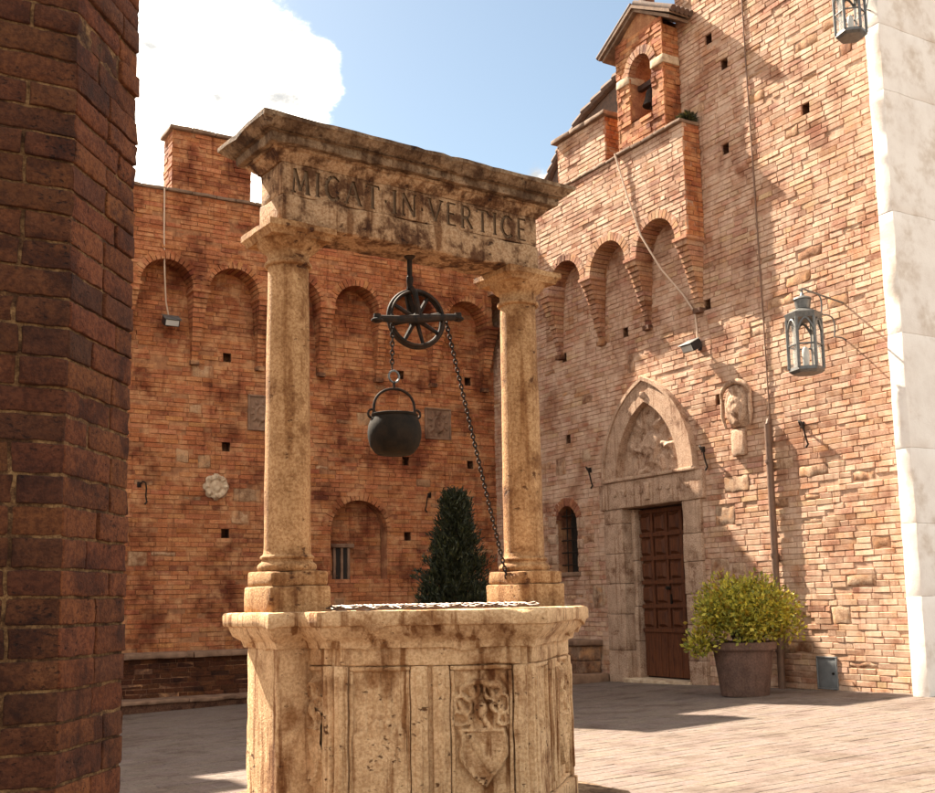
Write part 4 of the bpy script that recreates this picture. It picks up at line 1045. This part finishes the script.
m = MB(); tube(m, [PWh(0, 0, -.055), PWh(0, 0, .055)], .034, 14); m.build('hub', 'iron', pu, smooth=.7)
for off in (-.046, .046):
    m = MB(); tube(m, [PW(-.007, off*.3, 3.13), PW(.0, off, 3.09), PW(.018, off, 3.0), PW(.035, off, 2.90)], [.014, .017, .018, .02], 8); m.build('fork_arm', 'iron', pu, smooth=.7)
m = MB(); tube(m, [PW(-.27, -.05, 2.889), PW(-.12, -.052, 2.90), PW(.03, -.06, 2.925), PW(.31, -.05, 2.972)], [.020, .025, .028, .021], 8); m.build('crossbar', 'iron', pu, smooth=.7)
for u, z in ((-.27, 2.889), (.315, 2.973)):
    m = MB(); tube(m, [PW(u+.0+.03*math.cos(t), -.05+.03*math.sin(t), z-.012) for t in [2*PI*k/14 for k in range(14)]], .009, 6, closed=True); m.build('chain_guide', 'iron', pu, smooth=.8)
    m = MB(); lathe(m, PW(u, -.05, z-.03), [(.006, 0), (.022, .004), (.024, .03), (.022, .056), (.006, .06)], 10); m.build('end_knob', 'iron', pu, smooth=.7)
def chain(name, pts, label, ll=.034):
    pts = [Vector(p) for p in pts]; m = MB(); acc = 0.; k = 0
    L = sum((b-a).length for a, b in zip(pts[:-1], pts[1:])); n = int(L/(ll*.78))
    def at(s):
        for a, b in zip(pts[:-1], pts[1:]):
            d = (b-a).length
            if s <= d: return a+(b-a)*(s/d), (b-a).normalized()
            s -= d
        return pts[-1], (pts[-1]-pts[-2]).normalized()
    for k in range(n):
        p, t = at((k+.5)*L/n); x = t.cross(Vector((.3, .8, .1))).normalized(); y = t.cross(x)
        if k % 2: x, y = y, -x
        tube(m, [p+t*(ll*.5*math.cos(a))+x*(ll*.30*math.sin(a)) for a in [2*PI*q/12 for q in range(12)]], .0052, 5, closed=True)
    return tag(m.build(name, 'iron', None, smooth=.9), label, 'chain')
chu = -.152
chain('iron_chain', [PW(chu, -.03, 2.93), PW(chu, -.02, 2.60)], 'short iron chain from the pulley down to the cauldron ring')
cp = [PW(.24, -.02, 2.96)]
for k in range(1, 25):
    t = k/24; cp.append(PW(.24+(.715-.24)*t, -.02-.10*math.sin(PI*t)*.3, 2.96+(1.19-2.96)*t-.10*math.sin(PI*t)))
chain('iron_chain', cp, 'long slack chain from the pulley down to the right column base')
ca = empty('iron_cauldron', PW(chu, 0, 2.075), 'black iron cauldron hanging from the pulley chain', 'cauldron')
c0 = PW(chu+.018, -.01, 0)
m = MB(); lathe(m, c0, [(.02, 2.078), (.098, 2.080), (.118, 2.092), (.146, 2.130), (.160, 2.180), (.163, 2.215), (.157, 2.255), (.143, 2.290), (.134, 2.305), (.140, 2.312), (.141, 2.322), (.134, 2.325), (.126, 2.318), (.13, 2.29), (.14, 2.2), (.10, 2.11), (.02, 2.10)], 36, amp=.004, ns=12); m.build('pot', 'cauldron', ca, smooth=.7)
hx_ = Vector(We*.94-Wn*.34).normalized()
hp = [Vector(c0)+hx_*(.125*math.cos(a))+Vector((0, 0, 2.345+.135*math.sin(a)**.8 if math.sin(a) > 0 else 2.345)) for a in [PI*k/18 for k in range(19)]]
m = MB(); tube(m, [Vector(c0)+hx_*.13+Vector((0, 0, 2.30))]+hp+[Vector(c0)-hx_*.13+Vector((0, 0, 2.30))], .0085, 8); m.build('handle', 'iron', ca, smooth=.8)
for s in (-1, 1):
    m = MB(); cc = Vector(c0)+hx_*(s*.137)+Vector((0, 0, 2.325)); tube(m, [cc+hx_*(.022*math.cos(a))+Vector((0, 0, .026*math.sin(a))) for a in [2*PI*k/12 for k in range(12)]], .008, 6, closed=True); m.build('lug', 'iron', ca, smooth=.8)
m = MB(); cc = Vector(c0)+Vector((0, 0, 2.555)); tube(m, [cc+We*(.036*math.cos(a))+Vector((0, 0, .036*math.sin(a))) for a in [2*PI*k/18 for k in range(18)]], .007, 6, closed=True); m.build('ring', 'iron_grey', ca, smooth=.8)
m = MB(); tube(m, [Vector(c0)+Vector((0, 0, 2.476)), Vector(c0)+Vector((0, 0, 2.525))], .008, 8); m.build('swivel', 'iron', ca)

# ================================================================== PLANTS
def leaf_cloud(mb, n, sample, size, ratio, tints, droop=.3, up=.4, r=rnd):
    for _ in range(n):
        p, nrm_ = sample(r)
        d = (nrm_+Vector((r.gauss(0, .6), r.gauss(0, .6), r.gauss(up, .5)))).normalized()
        s = d.cross(Vector((r.gauss(0, 1), r.gauss(0, 1), r.gauss(0, 1)))).normalized()
        L = size*r.uniform(.6, 1.3); w = L*ratio; nn = d.cross(s)*L*.12
        a, b, c_, e = p, p+d*L*.5+s*w-nn, p+d*L, p+d*L*.5-s*w-nn
        t = r.choice(tints); k = r.uniform(.7, 1.25)
        mb.add([a, b, c_, e], [(0, 1, 2), (0, 2, 3)], (t[0]*k, t[1]*k, t[2]*k))
# potted shrub by the door
px_, py_ = 9.75, 9.90; pz_ = gz(px_, py_)+.002
sh = empty('potted_shrub', (px_, py_, pz_), 'round leafy yellow green shrub in a large dark terracotta pot by the door', 'potted plant')
m = MB(); lathe(m, (px_, py_, pz_), [(.25, 0), (.275, .0), (.285, .02), (.345, .50), (.352, .53), (.385, .535), (.395, .55), (.398, .61), (.388, .63), (.365, .632), (.350, .60), (.33, .54), (.1, .54)], 48, amp=.003, ns=5); pot = m.build('pot', 'terracotta', sh, smooth=.5)
m = MB(); lathe(m, (px_, py_, pz_), [(.02, .56), (.30, .565), (.335, .555), (.02, .55)], 24, amp=.0); m.build('soil', 'soil', sh)
m = MB()
lobes = []
for k in range(34):
    a = rnd.uniform(0, 2*PI); rr = math.sqrt(rnd.random())*.46; zz = .78+rnd.random()*.52*(1-(rr/.62)**2)
    lobes.append((Vector((px_+rr*math.cos(a), py_+rr*math.sin(a), pz_+zz)), rnd.uniform(.12, .22)))
lobes += [(Vector((px_-.42, py_+.12, pz_+.70)), .17), (Vector((px_-.52, py_+.20, pz_+.62)), .12), (Vector((px_+.42, py_-.28, pz_+1.02)), .2), (Vector((px_+.40, py_-.34, pz_+.80)), .15)]
for lc, lr in lobes:
    b0 = Vector((px_+rnd.uniform(-.08, .08), py_+rnd.uniform(-.08, .08), pz_+.54)); md = (b0+lc)/2+Vector((rnd.uniform(-.05, .05), rnd.uniform(-.05, .05), .06))
    tube(m, [b0, md, lc], [.011, .008, .004], 5)
m.build('stems', 'bark', sh)
m = MB()
def samp(r):
    lc, lr = r.choice(lobes); v = Vector((r.gauss(0, 1), r.gauss(0, 1), r.gauss(0, 1))).normalized(); return lc+v*lr*(r.random()**.4)*r.choice((1, 1, 1.2, 1.45)), v
leaf_cloud(m, 11500, samp, .056, .30, [(1.2, 1.15, .9), (1.5, 1.4, 1.2), (.6, .68, .8), (1.0, 1.05, 1), (1.9, 1.75, 1.9), (1.0, .7, .5)])
m.build('foliage', 'leaf', sh)
# conical evergreen behind the well
tx, ty = 6.72, 11.5; tz = gz(tx, ty)+.002
tp = empty('conical_evergreen', (tx, ty, tz), 'dark cone shaped evergreen in a pot behind the well', 'potted plant')
m = MB(); lathe(m, (tx, ty, tz), [(.2, 0), (.22, 0), (.29, .38), (.31, .39), (.315, .44), (.29, .445), (.27, .40), (.1, .40)], 36); m.build('pot', 'terracotta', tp, smooth=.5)
m = MB(); tube(m, [(tx, ty, tz+.38), (tx+.01, ty, tz+1.4), (tx, ty, tz+2.55)], [.05, .035, .008], 8); m.build('trunk', 'bark', tp)
m = MB()
def prof_(t): return .58*(1-t)**1.0*(.6+.4*min(1, t*6+.2))+.015
sprays = []
for _ in range(900):
    t = rnd.random()**1.2; a = rnd.uniform(0, 2*PI); q = prof_(t)*rnd.uniform(.2, 1.0)*(1+.22*math.sin(a*4+t*17))
    sprays.append((Vector((tx+q*math.cos(a), ty+q*math.sin(a), tz+.42+t*2.10)), Vector((math.cos(a), math.sin(a), rnd.uniform(.5, 1.3))).normalized(), rnd.uniform(.09, .30)*(1.1-.5*t), rnd.choice((.55, .8, 1., 1., 1.35))))
def samp2(r):
    p, d, L, k = r.choice(sprays); q = r.random(); w = .045*(1-q)+.012
    return p+d*(L*q)+Vector((r.gauss(0, w), r.gauss(0, w), r.gauss(0, w))), d
leaf_cloud(m, 30000, samp2, .065, .14, [(1, 1, 1), (.7, .75, .7), (1.3, 1.25, 1), (.5, .55, .5), (1.9, 1.6, 1.1)], up=.5)
for p, d, L, k in sprays[::5]: tube(m, [p-d*.05, p+d*L], [.004, .0015], 4, c=(1.6, 1.1, .8))
m.build('foliage', 'conifer', tp)

# ================================================================== FITTINGS ON THE WALLS
def lantern(name, X, Y, Z, s, wall_pt, label, arm=True):
    L = empty(name, (X, Y, Z), label, 'lantern')
    pl = [(X+s*.20*math.cos(PI/3*k+.3), Y+s*.20*math.sin(PI/3*k+.3)) for k in range(6)]
    Pz = ID
    def hexring(z0, z1, r0, r1, nm, mt='iron_grey'):
        m = MB(); v = [(X+r*math.cos(PI/3*k+.3), Y+r*math.sin(PI/3*k+.3), z) for r, z in ((r0, z0), (r1, z1)) for k in range(6)]
        m.add(v, [(k, (k+1) % 6, 6+(k+1) % 6, 6+k) for k in range(6)]+[(5, 4, 3, 2, 1, 0), (6, 7, 8, 9, 10, 11)]); return m.build(nm, mt, L)
    hexring(Z, Z+.03*s, .17*s, .21*s, 'base_plate'); hexring(Z+.031*s, Z+.07*s, .21*s, .205*s, 'base_ring')
    hexring(Z+.66*s, Z+.73*s, .205*s, .225*s, 'top_ring'); hexring(Z+.731*s, Z+.79*s, .225*s, .10*s, 'roof')
    m = MB(); lathe(m, (X, Y, Z), [(.07*s, .785*s), (.085*s, .80*s), (.10*s, .90*s), (.115*s, .91*s), (.10*s, .93*s), (.03*s, .96*s), (.012*s, 1.0*s)], 16); m.build('crown', 'iron_grey', L, smooth=.6)
    for k, (a, b) in enumerate(pl):
        m = MB(); tube(m, [(a, b, Z+.06*s), (a, b, Z+.67*s)], .020*s, 6); m.build('post', 'iron_grey', L)
        c_, d_ = pl[(k+1) % 6]
        m = MB(); tube(m, [(a, b, Z+.34*s), (c_, d_, Z+.34*s)], .012*s, 6); m.build('mid_bar', 'iron_grey', L)
        for zb in (Z+.50*s,):
            m = MB(); q = []
            for t in range(9):
                f = t/8; q.append((a+(c_-a)*f, b+(d_-b)*f, zb+.15*s*math.sin(PI*f)))
            tube(m, q, .016*s, 6); m.build('arch_bar', 'iron_grey', L)
        m = MB(); ix, iy = (X-a)*.08, (Y-b)*.08; jx, jy = (X-c_)*.08, (Y-d_)*.08
        if k in (1, 2, 4, 5):
            m.add([(a+ix, b+iy, Z+.07*s), (c_+jx, d_+jy, Z+.07*s), (c_+jx, d_+jy, Z+.66*s), (a+ix, b+iy, Z+.66*s)], [(0, 1, 2, 3)]); m.build('pane', 'lantern_glass', L)
    m = MB(); lathe(m, (X, Y, Z), [(.02*s, .07*s), (.035*s, .09*s), (.045*s, .22*s), (.04*s, .30*s), (.015*s, .33*s)], 14); m.build('lamp_bulb', 'glass', L, smooth=.8)
    wx, wy, wz = wall_pt; top = Vector((X, Y, Z+1.0*s))
    m = MB(); tube(m, [top, top+Vector((0, 0, .03))], .012*s, 6); m.build('hook', 'iron_grey', L)
    if arm:
        m = MB(); tube(m, [top+Vector((-.03, 0, .02)), top+Vector((0, 0, .05)), Vector((wx+.02, wy, top.z-.04))], .013*s, 6); m.build('bracket_arm', 'iron_grey', L, smooth=.8)
        W_ = Vector((wx+.02, wy, top.z-.75*s)); q = []
        A_ = top+Vector((.10, 0, .02))
        for t in range(31):
            f = t/30; p = A_.lerp(W_, f); bul = abs(math.sin(PI*3*f)); q.append(p+Vector((.10*s*bul, 0, .10*s*bul)))
        m = MB(); tube(m, q, .010*s, 6); m.build('scroll', 'iron_grey', L, smooth=.8)
    return L
gm = bpy.data.materials.new('lantern_glass'); gm.use_nodes = True
gp = gm.node_tree.nodes['Principled BSDF']; gp.inputs['Base Color'].default_value = (.9, .88, .82, 1); gp.inputs['Roughness'].default_value = .12; gp.inputs['Alpha'].default_value = .22
M['lantern_glass'] = gm
lantern('wall_lantern', 9.98, 8.86, 3.77, .98, (XR, 8.86, 4.55), 'grey iron hexagonal lantern hanging from a scrolled wall bracket')
lantern('pier_lantern', 10.05, 7.96, 7.55, .85, (10.42, 7.96, 8), 'iron lantern high on the pale pier at the upper right', arm=True)

def hook(P, u, z, label, mir=1):
    m = MB(); tube(m, [P(u, z+.0, -.02), P(u, z, .05), P(u+.03*mir, z+.04, .10), P(u+.07*mir, z+.02, .11), P(u+.09*mir, z-.06, .09), P(u+.09*mir, z-.18, .06), P(u+.11*mir, z-.26, .05), P(u+.08*mir, z-.30, .06)], [.014, .014, .014, .013, .012, .012, .013, .016], 8)
    return m
for P, u, z, mir, lab in ((PB, 4.30, 3.05, 1, 'black iron wall hook left of the round stone medallion'), (PB, 9.30, 3.05, -1, 'black iron wall hook above the conical evergreen'),
                          (PRW, 14.0, 3.24, -1, 'black iron hook on the brick left of the pointed portal'), (PRW, 11.40, 3.24, -1, 'black iron hook on the brick right of the pointed portal'),
                          (PRW, 9.60, 3.32, -1, 'iron hook on the sunlit wall below the hanging lantern')):
    m = hook(P, u, z, lab, mir); b_ = P(u, z, 0)
    e_o = empty('iron_hook', b_, lab, 'hook', 'iron hooks on the courtyard walls')
    m.build('arm', 'iron', e_o, smooth=.8)
    k_ = MB(); stone_box(k_, P, u-.03, u+.03, z-.04, z+.04, -.01, .022, amp=0, r=.006); k_.build('plate', 'iron', e_o, smooth=.7)

def shield_obj(name, P, u, z, w, h, hf, label, matname, cat='relief', framed=False, d=.0, mask=None, thick=.05):
    o = empty(name, P(u, z-h/2, d), label, cat)
    m = MB(); stone_box(m, P, u-w/2, u+w/2, z-h/2, z+h/2, -.02, d+.012, amp=.004, r=.01) if mask is None else None
    if mask is None: m.build('slab', matname, o, smooth=.7)
    m = MB(); relief(m, P, u-w/2*.92, u+w/2*.92, z-h/2*.92, z+h/2*.92, d+.008, hf, 40, 44, mask=mask); m.build('carving', matname, o, smooth=1.2)
    if framed:
        for q in ((u-w/2, u+w/2, z+h/2-.03, z+h/2), (u-w/2, u+w/2, z-h/2, z-h/2+.03), (u-w/2, u-w/2+.03, z-h/2+.031, z+h/2-.031), (u+w/2-.03, u+w/2, z-h/2+.031, z+h/2-.031)):
            m = MB(); stone_box(m, P, *q, d+.0, d+.035, amp=.003, r=.006); m.build('frame_strip', matname, o, smooth=.7)
    return o
def sh_h(u0, z0, s):
    def f(u, z):
        x, y = (u-u0)/s, (z-z0)/s; r = math.hypot(x, y*.85)
        h = .05*ss(.62, .48, math.hypot(x*1.1, y*.8 if y < 0 else y*1.05))-.02*ss(.40, .32, math.hypot(x*1.1, y*.8))
        h = max(h, .045*ss(.22, .1, math.hypot(x, y))); h = max(h, .03*max(0, math.sin(math.atan2(y, x)*10))*ss(.95, .7, r)*ss(.5, .62, r))
        return h+.006*nv((u*20, z*20, 1), 1.)
    return f
shield_obj('heraldic_plaque', PB, 9.49, 4.32, .52, .56, sh_h(9.49, 4.32, .24), 'square stone plaque with carved crest beside the long chain', 'bench_stone', framed=True)
shield_obj('heraldic_plaque', PB, 6.22, 4.28, .44, .58, sh_h(6.22, 4.28, .22), 'stone crest plaque half hidden behind the left well column', 'bench_stone', framed=True)
# round medallion
md = empty('stone_medallion', PB(5.49, 2.86, 0), 'small round pale stone medallion on the shaded brick wall', 'relief')
mh = lambda u, z: (.05*ss(.21, .17, math.hypot(u-5.49, z-3.06))-.02*ss(.13, .10, math.hypot(u-5.49, z-3.06))+.028*max(0, math.cos(math.atan2(z-3.06, u-5.49)*8))*ss(.205, .16, math.hypot(u-5.49, z-3.06))*ss(.10, .14, math.hypot(u-5.49, z-3.06))+.03*ss(.09, .04, math.hypot(u-5.49, (z-3.06)*.8)))
m = MB(); relief(m, PB, 5.49-.22, 5.49+.22, 3.06-.22, 3.06+.22, 0.004, mh, 44, 44, mask=lambda u, z: math.hypot(u-5.49, z-3.06) < .2+.012*math.cos(math.atan2(z-3.06, u-5.49)*8)); m.build('carving', 'medallion', md, smooth=1.2)
# carved shield right of the portal
cs = empty('carved_shield', PRW(10.68, 3.1, 0), 'weathered carved stone shield with tasselled canopy right of the portal', 'relief')
m = MB(); relief(m, PRW, 10.44, 10.92, 3.45, 4.08, .0, lambda u, z: .10*ss(.30, .2, math.hypot((u-10.68)*1.25, (z-3.74)*.85))+.03*ss(.16, .1, math.hypot((u-10.68)*1.3, (z-3.74)))+.01*nv((u*18, z*18, 0), 1.), 40, 50, mask=lambda u, z: math.hypot((u-10.68)*1.25, (z-3.74)*.85) < .29); m.build('shield', 'portal_stone', cs, smooth=1.2)
m = MB(); tube(m, [PRW(10.68+.27*math.cos(t), 3.86+.20*math.sin(t), .05+.03*math.sin(t)) for t in [PI*k/14 for k in range(15)]], [.02+.022*math.sin(PI*k/14) for k in range(15)], 10); m.build('canopy', 'portal_stone', cs, smooth=.9)
for s in (-1, 1):
    m = MB(); tube(m, [PRW(10.68+s*.25, 3.86, .05), PRW(10.68+s*.26, 3.62, .055), PRW(10.68+s*.22, 3.45, .04)], [.03, .028, .018], 8); m.build('ribbon', 'portal_stone', cs, smooth=.9)
m = MB(); stone_box(m, PRW, 10.56, 10.80, 3.06, 3.42, -.02, .07, seg=.06, amp=.012, r=.03); m.build('bracket_stone', 'portal_stone', cs, smooth=.8)

# floodlights / cameras
def flood(P, u, z, label, s=1.):
    o = empty('floodlight', P(u, z, 0), label, 'floodlight', 'floodlights on the courtyard walls')
    m = MB(); stone_box(m, P, u-.03, u+.03, z-.02, z+.10, -.01, .03, amp=0, r=.006); m.build('wall_plate', 'black_plastic', o, smooth=.7)
    m = MB(); tube(m, [P(u, z+.05, .02), P(u, z+.06, .10)], .014, 8); m.build('arm', 'black_plastic', o)
    m = MB(); v = []
    c, sn = math.cos(.5), math.sin(.5)
    PT = lambda a, b, d: P(u+a, z+.03+b*c-d*sn, .16+d*c+b*sn)
    stone_box(m, PT, -.12*s, .12*s, -.06*s, .06*s, -.08*s, .10*s, amp=0, r=.012); m.build('housing', 'black_plastic', o, smooth=.7)
    m = MB(); stone_box(m, PT, -.10*s, .10*s, -.045*s, .045*s, .1005*s, .112*s, amp=0, r=.004); m.build('lens', 'glass', o, smooth=.7)
    m = MB(); stone_box(m, PT, -.13*s, .13*s, .0605*s, .072*s, -.09*s, .14*s, amp=0, r=.004); m.build('hood', 'iron_grey', o, smooth=.7)
flood(PB, 4.69, 5.56, 'black floodlight on the shaded wall under the first arch')
flood(PRW, 11.36, 4.66, 'black floodlight above the right side of the pointed portal')
# cables
def cable(name, pts, r, label, mt='cable'):
    m = MB(); tube(m, pts, r, 6); return tag(m.build(name, mt, None, smooth=.9), label, 'cable')
cable('hanging_cable', [PB(4.49, 7.62, DF_B+.03), PB(4.50, 6.9, DF_B+.02), PB(4.54, 6.3, DF_B-.05), PB(4.62, 5.9, .12), PB(4.69, 5.68, .05)], .012, 'thin pale cable down the shaded wall to the floodlight')
cable('hanging_cable', [PRW(12.62, 7.93, DF_R+.06), PRW(12.40, 7.2, DF_R+.03), PRW(12.15, 6.5, DF_R+.01), PRW(11.9, 5.95, .2), PRW(11.6, 5.5, .06), PRW(11.42, 5.2, .02), PRW(11.38, 4.75, .02)], .014, 'pale cable slanting from the bell cote down the arcade', 'cable')
cable('wall_cable', [PRW(10.21, 10.5, .012), PRW(10.20, 8.6, .012), PRW(10.16, 6.0, .012), PRW(10.13, 3.42, .012)], .010, 'thin dark cable running up the sunlit tower wall', 'cable_dark')
dp = empty('drain_pipe', (XR, 10.14, gz(XR, 10)), 'brown metal drain pipe on the wall behind the potted shrub', 'pipe')
m = MB(); tube(m, [PRW(10.14, gz(XR, 10)-.02, .06), PRW(10.13, 3.40, .06)], .045, 14); m.build('pipe_length', 'pipe', dp, smooth=.8)
for z in (.5, 1.7, 2.9):
    m = MB(); tube(m, [PRW(10.14, z, .06), PRW(10.14, z+.04, .06)], .056, 14); m.build('clamp', 'pipe', dp, smooth=.8)
m = MB(); tube(m, [PRW(10.13, 3.40, .06), PRW(10.13, 3.47, .03)], .03, 10); m.build('cap', 'pipe', dp, smooth=.8)
vp = empty('metal_hatch', PRW(9.45, .1, 0), 'small grey metal hatch low on the sunlit wall', 'hatch')
m = MB(); stone_box(m, PRW, 9.31, 9.59, .10, .45, -.02, .012, amp=0, r=.004); m.build('door_plate', 'zinc', vp, smooth=.7)
for q in ((9.295, 9.605, .452, .47), (9.295, 9.605, .08, .098), (9.295, 9.308, .10, .45), (9.592, 9.605, .10, .45)):
    m = MB(); stone_box(m, PRW, *q, -.02, .02, amp=0, r=.004); m.build('frame_strip', 'zinc', vp, smooth=.7)
m = MB(); tube(m, [PRW(9.35, .27, .01), PRW(9.35, .27, .03)], .014, 10); m.build('lock', 'iron', vp)

wd = empty('weed_tuft', PRW(11.22, ZTR+.05, .2), 'dark weed tuft growing on the ledge beside the bell cote', 'plant')
m = MB()
def samp3(r):
    a = r.uniform(0, 2*PI); q = r.random()*.09; v = Vector((math.cos(a), math.sin(a), .6)); return Vector(PRW(11.24, ZTR+.06, .16))+Vector((q*math.cos(a), q*math.sin(a), r.random()*.08)), v
leaf_cloud(m, 350, samp3, .09, .12, [(1, 1, 1), (1.8, 1.5, 1), (2.5, 1.9, 1.2)], up=.3); m.build('foliage', 'conifer', wd)
m = MB()
for k in range(9): tube(m, [PRW(11.24, ZTR+.05, .16), PRW(11.24+rnd.uniform(-.1, .1), ZTR+.06+rnd.uniform(.05, .16), .16+rnd.uniform(-.08, .1))], [.006, .002], 4)
m.build('stems', 'bark', wd)
